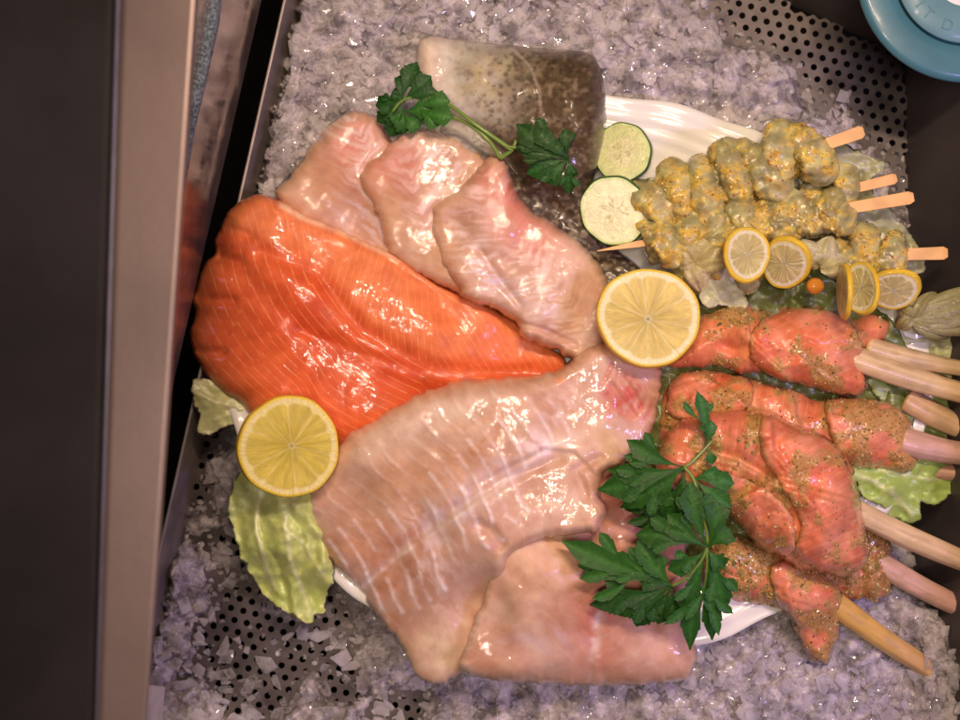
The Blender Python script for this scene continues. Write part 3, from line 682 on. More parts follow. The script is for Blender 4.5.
def citrus_face(R_, f, nseg, ecc, seed, pulp, pith, rind, curl=0.0, thin=False, rim_w=.055, hub=.07, squish=(1, 1)):
    nr, nt = 46, 200; V = []; C = []; U = []; Fc = []; r_ = np.random.RandomState(seed)
    bounds = np.sort((np.arange(nseg) + r_.uniform(-.26, .26, nseg)) / nseg * 2 * math.pi)
    for i in range(nr + 1):
        r = i / nr
        for k in range(nt):
            th = 2 * math.pi * k / nt
            dth = np.min(np.abs((th - bounds + math.pi) % (2 * math.pi) - math.pi)) * r
            xo = r * R_ * (1 + .028 * math.sin(2 * th + seed) + .018 * math.sin(3 * th + 2 * seed) + .006 * math.sin(9 * th)) * (1 if r < 1 else 1)
            x, y = xo * math.cos(th) * squish[0], xo * math.sin(th) * squish[1]
            # offset hub
            hx, hy = ecc; x += hx * (1 - r); y += hy * (1 - r)
            nz = float(vnoise(np.array([th * 9]), np.array([r * 3 + seed]), 301)[0])
            mem = (.25 + .6 * nz) * math.exp(-(dth / (.013 + .012 * nz)) ** 2)
            corner = ss(.88 - rim_w, .93 - rim_w, r + .05 * math.exp(-(dth / .06) ** 2))
            hubm = ss(hub * 1.25, hub * .8, r); core = ss(.03, .015, r)
            c = np.array(pulp) * (.86 + .28 * nz)
            c = c * (1 - min(mem, 1) * .75) + np.array(pith) * min(mem, 1) * .75
            q = max(corner, hubm * .85); c = c * (1 - q) + np.array(pith) * q
            q = ss(.985 - rim_w * .9, .99 - rim_w * .55, r); c = c * (1 - q) + np.array(rind) * q
            c = c * (1 - core * .5)
            z = -.9 * min(mem, 1) * 0 + .9 * (1 - q) * (1 - corner) * (nz - .3) - .8 * min(mem, 1) * (r < .85) + curl * (x * x) / R_
            z -= 1.2 * ss(.975, 1.0, r)
            V.append((x, y, z)); C.append(c); U.append((r * 1.0, th))
    for i in range(nr):
        for k in range(nt):
            k2 = (k + 1) % nt
            if i == 0: Fc.append((k, nt + k2, nt + k)) if True else None
            else: Fc.append((i * nt + k, i * nt + k2, (i + 1) * nt + k2, (i + 1) * nt + k))
    return np.array(V), Fc, np.array(C), np.array(U), nr, nt
def lemon_half(cx, cy, cz, R_, tx, ty, label, seed, ecc, sq, depth, cols):
    root = thing("lemon_half", label, "lemon", (cx, cy, cz - depth * .6), "lemon halves among the fillets")
    f = tiltfn(cx, cy, cz, tx, ty, .3 * seed)
    V, Fc, C, U, nr, nt = citrus_face(R_, f, 10, ecc, seed, cols[0], cols[1], cols[2], squish=sq)
    mk("cut_face", f(V), Fc, M_face, root, C, None, U)
    ring = V[nr * nt:]; VV = [ring]; m = 14
    for j in range(1, m + 1):
        a = j / m * math.pi / 2; q = ring.copy(); k = math.cos(a) ** .8 if j < m else .02
        bul = 1 + .05 * math.sin(min(a * 3, math.pi)); q[:, :2] *= k * bul if j < m else .02; q[:, 2] = ring[:, 2] - depth * math.sin(a); VV.append(q)
    F = []
    for j in range(m):
        for k in range(nt):
            k2 = (k + 1) % nt; F.append((j * nt + k, j * nt + k2, (j + 1) * nt + k2, (j + 1) * nt + k))
    F.append(tuple(m * nt + k for k in range(nt)))
    mk("rind", f(np.vstack(VV)), F, M_rind, root)
    return root
lemon_half(649, 317, 106, 51, .12, -.10, "halved lemon with orange toned pulp, at the centre touching the salmon rolls", 3, (1, 2), (1.0, .985), 46, ((.74, .58, .18), (.86, .78, .48), (.84, .58, .06)))
lemon_half(289, 447, 88, 52, -.06, -.16, "halved lemon with greenish yellow pulp, at lower left on the lettuce leaf", 5, (-1, -3), (1.0, .96), 46, ((.64, .50, .065), (.80, .68, .28), (.82, .58, .05)))

# --- cucumber
t = NT("cucumber_flesh"); colr = t.attr(); px = t.uv("px")
nb = t.bump(t.noise(px, 40, 4, .6), .0005)
t.p(color=colr, rough=.25, coat=.6, coatr=.08, sss=.4, sssr=(.7, 1, .3), ssss=.004, normal=nb, coatn=nb); M_cuc = t.m
M_peel = mat_simple("cucumber_peel", (.018, .07, .012), rough=.3, coat=.4, bumpd=.0003, bscale=400)
def cucumber(cx, cy, cz, R_, tx, ty, label, seed, sq, lite):
    root = thing("cucumber_slice", label, "cucumber slice", (cx, cy, cz - 6), "cucumber slices beside the prawn skewers")
    f = tiltfn(cx, cy, cz, tx, ty, seed); nr, nt = 44, 160; r_ = np.random.RandomState(seed)
    V = []; C = []
    seeds = []
    for k in range(3):
        for i in range(9):
            a = k * 2.094 + r_.uniform(-.62, .62); q = r_.uniform(.16, .42); seeds.append((q * math.cos(a), q * math.sin(a), a))
    for i in range(nr + 1):
        r = i / nr
        for k in range(nt):
            th = 2 * math.pi * k / nt; x, y = r * math.cos(th), r * math.sin(th)
            R2 = R_ * (1 + .012 * math.sin(8 * th))
            c = np.array(lite[0]); q = ss(.52, .46, r + .03 * math.cos(3 * th)); c = c * (1 - q) + np.array(lite[1]) * q
            dm = 0
            for sx, sy, a in seeds:
                dx, dy = x - sx, y - sy; l = dx * math.cos(a) + dy * math.sin(a); p = -dx * math.sin(a) + dy * math.cos(a)
                v = math.exp(-((l / .065) ** 2 + (p / .026) ** 2) ** 1.5); dm = max(dm, v)
            c = c * (1 - .55 * dm) + np.array(lite[2]) * .55 * dm
            q = ss(.955, .975, r); c = c * (1 - q) + np.array((.03, .10, .015)) * q
            q = ss(.86, .93, r) * (1 - q); c = c * (1 - .6 * q) + np.array((.42, .58, .16)) * .6 * q
            c = c * (.88 + .24 * float(vnoise(np.array([x * 9 + 20]), np.array([y * 9 + 20]), 9)[0]))
            V.append((x * R2 * sq[0], y * R2 * sq[1], .5 * dm - .8 * ss(.97, 1, r) + 1.2 * math.cos(2 * th) * r)); C.append(c)
    F = []
    for i in range(nr):
        for k in range(nt):
            k2 = (k + 1) % nt; F.append((i * nt + k, i * nt + k2, (i + 1) * nt + k2, (i + 1) * nt + k) if i else (k, nt + k2, nt + k))
    V = np.array(V); mk("flesh", f(V), F, M_cuc, root, np.array(C))
    ring = V[nr * nt:]; VV = [ring, ring * np.array([1.015, 1.015, 1]) + [0, 0, -1.5], ring * np.array([1.01, 1.01, 1]) + [0, 0, -7], ring * np.array([.96, .96, 1]) + [0, 0, -8.5], ring * np.array([.01, .01, 1]) + [0, 0, -8.5]]
    F = []
    for j in range(4):
        for k in range(nt):
            k2 = (k + 1) % nt; F.append((j * nt + k, j * nt + k2, (j + 1) * nt + k2, (j + 1) * nt + k))
    F.append(tuple(4 * nt + k for k in range(nt)))
    mk("peel", f(np.vstack(VV)), F, M_peel, root)
cucumber(622, 152, 40, 30, .10, .22, "upper cucumber slice, greener, on the plate rim beside the spotted skin", 2, (1.0, .98), ((.56, .58, .24), (.62, .60, .30), (.38, .36, .12)))
cucumber(614, 211, 54, 35.5, -.10, .12, "lower cucumber slice, paler, with seeds showing, near the skewer tip", 4, (1.02, .95), ((.72, .72, .42), (.74, .72, .44), (.44, .40, .15)))

# ------------------------------------------------------------------ leaves
def mat_leaf(name, rough=.35, coat=.3, vein=None, trans=.25, b=.0008, sc_=10, spec=.4):
    t = NT(name); px = t.uv("px"); col = t.attr()
    n1 = t.noise(px, sc_, 5, .6, .6)
    g = t.rng(n1, .3, .7, .9, 1.08); gv = t.n('CombineXYZ', None, i0=g, i1=g, i2=g).outputs[0]
    c = t.mix(1.0, col, gv, 'MULTIPLY'); nb = t.bump(n1, b); t.p(spec=spec)
    t.p(color=c, rough=rough, coat=coat, coatr=.12, sss=trans, sssr=(.5, 1, .2), ssss=.002, normal=nb, coatn=nb)
    return t.m
M_lettuce = mat_leaf("lettuce_leaf_green", rough=.33, coat=.35, trans=.4)
M_parsley = mat_leaf("parsley_leaf_green", rough=.5, coat=.05, trans=.0, b=.00025, sc_=22, spec=.15)
M_husk = mat_leaf("papery_husk", rough=.45, coat=.45, trans=.3, b=.0012, sc_=14)
def leaf_sheet(name, outline, zf, wave, veins, cols, label, cat, group=None, m=None, thin=1.4, rag=2.2, seed=1, fr=14, extra=None):
    s = slab(outline, const(0), 0, 5, 0, res=2.0, rag=rag, ragscale=6)
    X, Y = s.X, s.Y
    s.Z = zf(s.P) + wave * fbm(X, Y, fr, seed, 2) + .6 * fbm(X, Y, 5, seed + 4, 2)
    if extra: s.Z = s.Z + extra(X, Y)
    c = mixc(paint(len(X), cols[0]), np.array(cols[1]), .5 + .45 * fbm(X, Y, 40, seed + 5, 2))
    for ln, wd, amt in veins:
        d = segdist(s.P, ln); s.Z += 1.6 * np.exp(-(d / (wd * 1.5)) ** 2); c = mixc(c, np.array(cols[2]), amt * np.exp(-(d / wd) ** 2))
    c = mixc(c, np.array(cols[1]), ss(7, 0, s.d) * .5)
    s.thin = thin; s.lip = s.Z
    o = finish(s, name, m or M_lettuce, None, c)
    if label: tag(o, label, cat, group)
    return o
LG = "lettuce leaves under the display"
lt = [(262, 470), (240, 470), (231, 490), (229, 508), (234, 535), (243, 560), (256, 584), (272, 602), (292, 615), (311, 624), (313, 615), (325, 612), (326, 598), (333, 580), (331, 555), (322, 530), (315, 505), (305, 485)]
leaf_sheet("lettuce_leaf", lt, idw([(235, 510, 8), (300, 500, 40), (265, 590, -6), (320, 600, -8), (325, 560, 32), (335, 580, 28), (290, 540, 34), (262, 480, 34)]), 5, [([(300, 480), (285, 520), (290, 560), (310, 610)], 2.2, .6), ([(262, 480), (255, 530), (275, 590)], 1.6, .6), ([(287, 530), (305, 545), (322, 575)], 1.2, .5), ([(255, 520), (262, 560), (270, 590)], 1, .5)],
           [(.42, .50, .12), (.56, .61, .22), (.74, .74, .46)], "crumpled lime green lettuce leaf hanging off the plate under the lower left lemon half", "lettuce", LG, seed=401, extra=lambda X, Y: (7 * np.abs(np.sin((X * .95 - Y * .22) / 9 + 1.6 * fbm(X, Y, 34, 409, 2))) * (.35 + blob(X, Y, 300, 545, 36, 60)) + .4 * np.sin((X - Y * .25) / 2.2 + 2 * fbm(X, Y, 20, 411, 2))))
leaf_sheet("lettuce_leaf", [(192, 383), (200, 378), (221, 384), (246, 402), (254, 412), (246, 420), (229, 426), (212, 432), (197, 434), (200, 418), (193, 400)], idw([(195, 385, 24), (250, 410, 20), (200, 430, 18)]), 3, [([(252, 412), (225, 405), (200, 395)], 1.5, .5), ([(240, 410), (215, 420)], 1, .4)],
           [(.56, .56, .26), (.64, .64, .36), (.76, .76, .55)], "small pale torn lettuce piece between the salmon fillet and the tray wall", "lettuce", LG, seed=421)
leaf_sheet("lettuce_leaf", [(845, 455), (885, 440), (925, 452), (962, 462), (975, 480), (955, 490), (942, 502), (930, 505), (921, 500), (921, 520), (908, 524), (895, 520), (880, 505), (858, 490)], idw([(850, 470, 32), (890, 480, 34), (920, 470, 30), (905, 505, 24), (900, 518, 10), (960, 480, 12)]), 5, [([(850, 470), (890, 490), (912, 515)], 3, .6), ([(880, 470), (930, 480), (960, 475)], 2, .5)],
           [(.28, .42, .08), (.44, .54, .16), (.66, .70, .38)], "ruffled green lettuce leaf sticking out between the stalks of the salmon rolls at right", "lettuce", LG, seed=431, rag=3)
leaf_sheet("lettuce_leaf", [(868, 380), (900, 372), (930, 388), (950, 398), (955, 425), (940, 440), (915, 430), (890, 410)], idw([(870, 385, 20), (950, 420, 8)]), 4, [([(875, 385), (910, 400), (945, 430)], 2.5, .5)],
           [(.26, .36, .09), (.40, .46, .18), (.55, .58, .34)], "dark green lettuce leaf in the gap between the upper two salmon rolls", "lettuce", LG, seed=441, rag=2.5)
leaf_sheet("lettuce_leaf", [(885, 330), (930, 322), (990, 326), (1000, 372), (960, 378), (920, 368)], idw([(890, 340, 16), (990, 350, 14)]), 4, [([(890, 340), (940, 345), (990, 350)], 3, .5)],
           [(.46, .48, .22), (.54, .54, .30), (.66, .66, .46)], "pale wilted lettuce leaf beneath the papery husk at the right edge", "lettuce", LG, seed=451)
leaf_sheet("lettuce_leaf", [(800, 150), (828, 140), (858, 150), (878, 158), (884, 168), (872, 182), (880, 200), (900, 222), (918, 245), (924, 268), (900, 280), (850, 262), (815, 230), (800, 190)], idw([(805, 160, 44), (880, 165, 36), (915, 250, 20), (850, 220, 26), (885, 205, 18)]), 6, [([(810, 160), (850, 170), (880, 165)], 1.5, .5), ([(815, 170), (860, 210), (905, 260)], 2, .5)],
           [(.34, .34, .17), (.42, .42, .26), (.60, .62, .50)], "limp greyish green lettuce leaf behind the ends of the wooden sticks", "lettuce", LG, seed=461, rag=3)
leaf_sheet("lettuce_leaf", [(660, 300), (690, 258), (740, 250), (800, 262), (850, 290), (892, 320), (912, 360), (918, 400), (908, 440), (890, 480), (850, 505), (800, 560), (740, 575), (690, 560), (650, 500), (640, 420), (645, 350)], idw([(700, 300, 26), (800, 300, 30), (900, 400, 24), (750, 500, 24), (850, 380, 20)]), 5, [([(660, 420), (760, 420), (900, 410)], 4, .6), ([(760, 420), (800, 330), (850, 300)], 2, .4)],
           [(.10, .13, .035), (.17, .20, .06), (.30, .32, .14)], "broad lettuce leaf spread under the salmon rolls, darkened for the shade between them", "lettuce", LG, seed=481)  # leaf green darkened to deepen the shade between the rolls
leaf_sheet("lettuce_leaf", [(690, 268), (712, 262), (735, 272), (748, 300), (742, 310), (722, 306), (706, 308), (698, 290)], idw([(700, 270, 50), (740, 300, 44)]), 4, [([(705, 270), (722, 305)], 1.6, .6)],
           [(.44, .44, .20), (.54, .52, .30), (.66, .64, .44)], "small wet lettuce piece wedged above the top salmon roll beside the centre lemon half", "lettuce", LG, seed=471, rag=2)

def lobe(mb, base, tip, wd, z0, z1, col, rs, teeth=3, arch=4.0, sub=True):
    base = np.array(base, float); tip = np.array(tip, float); d = tip - base; L_ = np.hypot(*d)
    if L_ < 3: return
    d /= L_; n = np.array([-d[1], d[0]]); m = 40; bend = rs.uniform(-.09, .09) * L_; cols = []; V = []
    for i in range(m + 1):
        t_ = i / m; f = (t_ * (teeth + .999)) % 1 if t_ > .28 else .75
        wv = 1.32 * wd * (.08 + .92 * ss(.10, .66, t_)) * (1 - ss(.74, 1.02, t_) * .93) * (.78 + .22 * f)
        c = base + d * L_ * t_ + n * bend * math.sin(math.pi * t_); z = z0 + (z1 - z0) * t_ + arch * math.sin(math.pi * t_)
        for k, q in enumerate((-1, -.5, 0, .5, 1)):
            p = c + n * q * wv + d * abs(q) * wv * .35
            V.append((p[0], p[1], z + (abs(q) * .28 - (.0)) * wv * .6 + rs.uniform(-.25, .25)))
            cols.append(np.array(col) * (1.5 if q == 0 else 1.0) * rs.uniform(.9, 1.1))
    F = []
    for i in range(m):
        for k in range(4): F.append((i * 5 + k, i * 5 + k + 1, (i + 1) * 5 + k + 1, (i + 1) * 5 + k))
    V = np.array(V); nv = len(V)
    V2 = np.vstack([V, V - [0, 0, .7]]); F2 = F + [(a + nv, d_ + nv, c_ + nv, b + nv) for a, b, c_, d_ in F]
    mb.add(V2, F2, np.vstack([cols, cols]))
    if sub and L_ > 14:
        for sg in (-1, 1):
            for fr_, ln in ((.42, .44),):
                a = sg * rs.uniform(.45, .75); c, s_ = math.cos(a), math.sin(a); dd = np.array([d[0] * c - d[1] * s_, d[0] * s_ + d[1] * c])
                b = base + d * L_ * fr_
                lobe(mb, b, b + dd * L_ * ln * rs.uniform(.8, 1.15), wd * .55, z0 + (z1 - z0) * fr_ + arch * .7, z0 + (z1 - z0) * fr_ + arch * .5 + rs.uniform(-2, 2), col, rs, 2, 1.0, False)
def parsley(label, px, stems, leaves, seed):
    root = thing("parsley_sprig", label, "parsley", px, "parsley sprigs"); rs = np.random.RandomState(seed)
    for pts, r0, r1 in stems:
        P = catmull(pts, 4, False); V, F = tube(P, np.linspace(r0, r1, len(P)), 10)
        mk("stem", V, F, M_stem, root)
    for b, z0, tips in leaves:
        mb = MB(); col = np.array((.016, .062, .010)) * rs.uniform(.7, 1.7) * (1, 1, rs.uniform(.7, 1.3))
        for tx, ty, wd, z1 in tips: lobe(mb, b, (tx, ty), wd, z0, z1, col, rs)
        mb.build("leaf", M_parsley, root)
    return root
M_stem = mat_simple("parsley_stem", (.16, .26, .05), rough=.35, coat=.3, sss=.2, scale=.002)
parsley("small parsley sprig with long stems lying on the spotted cod piece", (460, 120, 60),
        [([(392, 112, 54), (405, 99, 60), (428, 98, 66), (449, 105, 76), (475, 124, 84), (512, 150, 78)], 1.3, 2.4), ([(400, 122, 52), (430, 116, 62), (455, 118, 74), (474, 128, 80), (490, 142, 80), (500, 158, 70)], 1.2, 2.2), ([(505, 146, 80), (540, 152, 84), (569, 158, 82)], 1.4, 1.0), ([(500, 158, 70), (512, 150, 78), (516, 140, 80)], 2.6, 1.6)],
        [((402, 101), 58, [(417, 62, 7, 60), (431, 76, 8, 64), (438, 92, 7, 66), (404, 74, 6, 56)]),
         ((405, 99), 58, [(376, 106, 7, 44), (377, 122, 7, 42), (390, 136, 8, 46), (392, 92, 6, 50)]),
         ((402, 112), 60, [(432, 108, 9, 70), (420, 128, 8, 62), (404, 133, 7, 54), (392, 124, 7, 50)]),
         ((418, 108), 68, [(450, 101, 8, 76), (453, 117, 8, 78), (440, 125, 7, 74)]),
         ((569, 159), 84, [(517, 124, 9, 86), (535, 129, 8, 90), (552, 140, 6, 88), (566, 128, 5, 92), (516, 148, 6, 84)]),
         ((569, 159), 82, [(527, 174, 8, 76), (545, 182, 9, 76), (569, 194, 5, 68), (572, 178, 5, 74)])], 5)
parsley("big dark green parsley sprig draped over the front fillet and salmon rolls", (680, 540, 80),
        [([(713, 440, 112), (702, 452, 114), (690, 464, 116), (684, 467, 118)], 1.2, 1.4), ([(684, 467, 118), (694, 480, 120), (702, 510, 122), (707, 547, 118), (690, 575, 108), (672, 586, 100)], 1.6, 1.6), ([(707, 547, 118), (706, 580, 108), (697, 620, 92)], 1.4, 1.0)],
        [((705, 446), 114, [(697, 391, 5.5, 120), (711, 420, 5, 118)]), ((706, 446), 112, [(713, 464, 4, 112)]),
         ((684, 467), 118, [(627, 440, 8, 116), (598, 490, 10, 104), (608, 470, 8, 108), (622, 508, 9, 100), (648, 510, 10, 102)]),
         ((684, 470), 114, [(664, 520, 10, 104), (690, 512, 9, 112), (640, 500, 9, 100)]),
         ((694, 479), 116, [(734, 484, 8, 120), (731, 507, 8, 118), (722, 474, 6, 120)]),
         ((686, 512), 108, [(620, 507, 7, 92), (634, 526, 7, 92), (648, 540, 7, 94)]),
         ((708, 547), 120, [(636, 535, 11, 106), (668, 514, 10, 114), (690, 482, 10, 124), (716, 500, 10, 126), (730, 529, 10, 124)]),
         ((707, 549), 116, [(724, 568, 8, 112), (724, 612, 9, 98), (712, 640, 8, 86), (690, 650, 8, 80), (684, 622, 8, 90), (668, 570, 8, 104)]),
         ((672, 586), 100, [(562, 541, 10, 94), (578, 566, 9, 90), (604, 554, 8, 94), (638, 538, 8, 102), (650, 556, 9, 102)]),
         ((672, 586), 98, [(590, 605, 9, 86), (614, 614, 9, 84), (636, 626, 9, 80), (658, 624, 8, 82), (678, 620, 7, 84), (640, 580, 8, 96)])], 8)

# ------------------------------------------------------------------ salmon rolls on lemongrass stalks
M_roll = mat_flesh("marinated_salmon", (.88, .42, .24), lw=(.74, 1.0), lamt=.35, warp=.4, wscale=5, rough=.42, coat=1, coatr=.07, sss=.12, sssr=(1, .25, .1), b1=.0003, b2=.0006, stretch=(.6, .7, 1), linebump=.25, var=.3)
M_crumb = mat_simple("marinade_crumbs", (1, 1, 1), rough=.35, coat=.5, use_attr=True, sss=.2, scale=.001)
M_stalk = mat_simple("lemongrass_stalk", (1, 1, 1), rough=.5, coat=.35, coatr=.15, use_attr=True, sss=.35, scale=.003, sssr=(1, .6, .3), bumpd=.0005, bscale=120, var=.1)
def stalk(p0, p1, r0, r1, col, parent, seed=1, colb=None, name="lemongrass_stalk", bow=3):
    p0 = np.array(p0, float); p1 = np.array(p1, float); n = 40; t_ = np.linspace(0, 1, n)[:, None]
    P = p0 + (p1 - p0) * t_; P[:, 1] += bow * np.sin(math.pi * t_[:, 0]); r = np.linspace(r0, r1 * .88, n) * (1 + .03 * np.sin(t_[:, 0] * 9 + seed)); r[-1] *= .82; r[-2] *= .97; P[-1] = P[-2] + (p1 - p0) / np.linalg.norm(p1 - p0) * 1.5; r[0] *= .7
    V, F = tube(P, r, 28, knob=lambda u, th: 1 + .022 * math.sin(7 * th + seed) + .03 * math.sin(5 * u + 2 * th) + .012 * math.sin(16 * th + 3 * u) - .05 * math.exp(-((th - 2.0 - .3 * seed % 1) / .12) ** 2))
    u = np.repeat(np.linspace(0, 1, n), 28); u = np.append(u, [0, 1]); th = np.tile(np.arange(28) / 28 * 6.283, n); th = np.append(th, [0, 0])
    c = mixc(paint(len(V), col), np.array(colb if colb is not None else col), ss(.3, 1, u) + .25 * fbm(th * 9, u * 20, 3, seed))
    c = c * (1 + .17 * fbm(th * 5, u * 1.2, .5, seed + 3))[:, None]; c = mixc(c, np.array([.38, .26, .13]), .5 * ss(.3, .7, fbm(th * 7, u * 30, 4, seed + 5)))
    return mk(name, V, F, M_stalk, parent, c)
HERB = [(.30, .21, .06), (.42, .29, .09), (.52, .36, .12), (.62, .48, .24), (.20, .17, .05), (.55, .24, .08)]; DARKH = [(.02, .035, .008), (.035, .03, .015), (.015, .02, .008)]
def roll(label, outline, lip, T, R, wraps, stalks, tint, seed, ncr=520, grooves=(), cover=.5, lines=(.12, .02), zb=8, gcol=(.44, .31, .09), flaps=()):
    root = thing("salmon_roll", label, "salmon skewer", (*np.mean(outline, 0), zb), "salmon rolls wound on lemongrass stalks")
    s = slab(outline, lip, T, R, zb, res=1.9, rag=2.0, ragscale=9)
    X, Y = s.X, s.Y
    s.Z += 4.5 * fbm(X, Y, 38, seed, 3) + 1.1 * fbm(X, Y, 9, seed + 3, 3)
    fo = np.exp(-(fbm(X, Y * 1.4, 52, seed + 50, 2) / .06) ** 2) * s.edge; s.Z -= 2.4 * fo
    for cr in wraps: crease(s, *cr)
    for g in grooves: groove(s, *g)
    ax = np.array(outline).mean(0)
    m = fbm(X, Y, 26, seed + 7, 4) + .25 * fbm(X, Y, 5, seed + 8)
    cv = ss(.62 - cover, .92 - cover, m + .16)
    c = mixc(paint(len(X), (.66, .185, .090)), np.array(tint) * .4 + np.array([.42, .17, .09]), .5 + .8 * fbm(X, Y, 40, seed + 9))
    c = mixc(c, np.array([.72, .20, .15]), .7 * ss(.1, .6, fbm(X, Y, 30, seed + 12)))
    for cr in wraps:
        d = segdist(s.P, cr[0]); c = mixc(c, np.array([.78, .42, .26]), .45 * np.exp(-(d / 4) ** 2)); cv = np.maximum(cv, .8 * np.exp(-(d / 9) ** 2) * (.5 + .5 * fbm(X, Y, 7, seed + 20)))
    cv = np.maximum(cv, .75 * fo); c = mixc(c, np.array(gcol) * .9, .7 * cv); c = mixc(c, np.array([.30, .24, .07]), .55 * cv * ss(.5, .8, vnoise(X / 6, Y / 6, seed + 33)))
    s.Z += 2.6 * cv * vnoise(X / 4.2, Y / 4.2, seed + 30) * vnoise(X / 11, Y / 11, seed + 31)
    ph = X * lines[0] + Y * lines[1]
    finish(s, "salmon_strip", M_roll, root, c, np.column_stack([ph, Y / 30]))
    top_all = [s.top[~s.b]]; cva = [cv[~s.b]]
    for fi, fo_ in enumerate(flaps):
        def bz(P):
            out = np.empty(len(P))
            for i0 in range(0, len(P), 400):
                d2 = ((P[i0:i0 + 400, None, :] - s.P[None, :, :]) ** 2).sum(2) + .5; k = np.argpartition(d2, 6, axis=1)[:, :6]
                wq = 1 / np.take_along_axis(d2, k, 1); out[i0:i0 + 400] = (s.Z[k] * wq).sum(1) / wq.sum(1)
            return out
        f = slab(fo_, lambda P: bz(P) - .5, 9, 7, zb, res=1.9, rag=1.8, ragscale=7)
        f.Z += 1.6 * fbm(f.X, f.Y, 15, seed + 90 + fi, 3) * f.edge
        m2 = fbm(f.X, f.Y, 20, seed + 95 + fi, 4); cv2 = np.maximum(ss(.50 - cover, .85 - cover, m2 + .12), .5 * ss(7, 1, f.d))
        f.Z += 1.8 * cv2 * vnoise(f.X / 4, f.Y / 4, seed + 97)
        c2 = mixc(paint(len(f.X), (.68, .18, .080)), np.array([.72, .27, .16]), .5 + .8 * fbm(f.X, f.Y, 26, seed + 98 + fi)); c2 = mixc(c2, np.array([.76, .46, .32]), .6 * ss(4, 0, f.d)); c2 = mixc(c2, np.array(gcol) * .9, .7 * cv2)
        f.thin = 7
        finish(f, "salmon_fold", M_roll, root, c2, np.column_stack([f.X * .05 + f.Y * .11, f.X / 30])); top_all.append(f.top[~f.b]); cva.append(cv2[~f.b])
    if flaps:
        keep_ = np.ones(len(s.P), bool)
        for fo_ in flaps: keep_ &= ~inside(s.P, catmull(fo_, 4))
        s.b = s.b | ~keep_
        ex = np.vstack(top_all[1:]); ce = np.concatenate(cva[1:]); r2 = np.random.RandomState(seed + 5); q2 = r2.rand(len(ex)) < (.05 + .34 * ce ** 1.5)
        crumbs("herb_marinade", ex[q2], (.6, 2.0), M_crumb, root, HERB, seed + 7); crumbs("pepper_flakes", ex[q2][::9], (.7, 1.6), M_crumb, root, DARKH, seed + 8)
    rs = np.random.RandomState(seed); idx = rs.choice(len(X), ncr * 4); p_ = cv[idx] ** 2 + .02; idx = idx[(rs.rand(len(idx)) < p_) & ~s.b[idx]][:ncr]
    crumbs("herb_marinade", s.top[idx], (.6, 1.7), M_crumb, root, HERB, seed)
    crumbs("herb_paste_clumps", s.top[idx[::7]], (2.0, 3.8), M_crumb, root, HERB[:3] + HERB[4:5], seed + 40, lift=.1)
    idx = rs.choice(len(X), ncr // 7); idx = idx[~s.b[idx]]
    crumbs("pepper_flakes", s.top[idx], (.7, 1.7), M_crumb, root, DARKH + [(.45, .04, .02)], seed + 1)
    for st in stalks: stalk(*st[:4], st[4], root, seed, *(st[5:]))
    return root
tanS = (.66, .48, .27); pinkS = (.58, .35, .26); yel = (.60, .36, .09)
# E behind (dark), then A, B, D, C on top
roll("dark herb covered salmon roll mostly hidden behind the front one, pinkish stalk below", [(835, 520), (862, 512), (885, 530), (893, 556), (895, 578), (888, 596), (875, 603), (858, 600), (835, 598), (815, 570)], const(6), 26, 22, [([(872, 528), (866, 560), (850, 590)], 5, 18)], [((868, 556, 20), (985, 618, 6), 12, 11, pinkS, (.55, .30, .26))], (.52, .16, .04), 510, 700, cover=.95, gcol=(.24, .15, .04))
roll("top salmon roll beside the centre lemon half, with two tan stalks at its right", [(668, 366), (682, 340), (700, 318), (722, 307), (747, 303), (770, 312), (790, 308), (812, 306), (832, 309), (852, 317), (874, 314), (890, 324), (884, 340), (868, 348), (862, 362), (867, 380), (862, 394), (845, 397), (822, 390), (800, 384), (780, 382), (762, 374), (742, 374), (715, 368), (690, 368)],
     const(22), idw([(700, 340, 40), (790, 345, 48), (850, 350, 46), (880, 325, 26)]), 34, [([(745, 312), (752, 340), (790, 378)], 13, 30, 2), ([(842, 312), (856, 345), (862, 385)], -7, 14, 3), ([(760, 372), (800, 360), (842, 385)], 4, 16, 2.5)],
     [((850, 356, 44), (990, 400, 30), 12.5, 12, tanS, (.60, .40, .20)), ((866, 346, 40), (985, 372, 24), 10, 9, tanS, (.55, .38, .20)), ((905, 398, 22), (990, 440, 14), 13, 12, (.58, .38, .20), pinkS)], (.78, .20, .06), 520, 520, grooves=[([(752, 345), (735, 350), (722, 345)], 8, 6)], cover=.42, flaps=[[(748, 350), (758, 322), (782, 308), (815, 307), (846, 316), (862, 340), (867, 372), (862, 394), (835, 395), (800, 384), (768, 377)]])
roll("middle salmon roll coated in herbs behind the front roll, single pinkish stalk", [(655, 420), (660, 396), (672, 374), (700, 368), (733, 371), (765, 380), (793, 388), (818, 398), (840, 396), (870, 396), (893, 403), (907, 413), (914, 428), (918, 450), (917, 468), (903, 476), (880, 470), (857, 469), (830, 465), (800, 460), (770, 470), (720, 470), (680, 470), (658, 450)],
     const(8), idw([(680, 410, 42), (760, 410, 50), (860, 435, 50), (905, 440, 38)]), 34, [([(793, 392), (798, 420), (820, 460)], 11, 30, 2), ([(700, 372), (735, 395), (770, 420)], 9, 25, 2)],
     [((900, 440, 40), (990, 456, 30), 13.5, 12.5, pinkS, (.60, .34, .28)), ((905, 466, 16), (985, 472, 10), 10, 9, (.50, .30, .20), pinkS)], (.74, .22, .05), 540, 760, cover=.62, flaps=[[(826, 400), (860, 396), (895, 404), (912, 420), (919, 448), (915, 470), (880, 472), (848, 467), (832, 440)], [(668, 385), (690, 370), (730, 372), (752, 384), (745, 410), (700, 420), (668, 415)]])
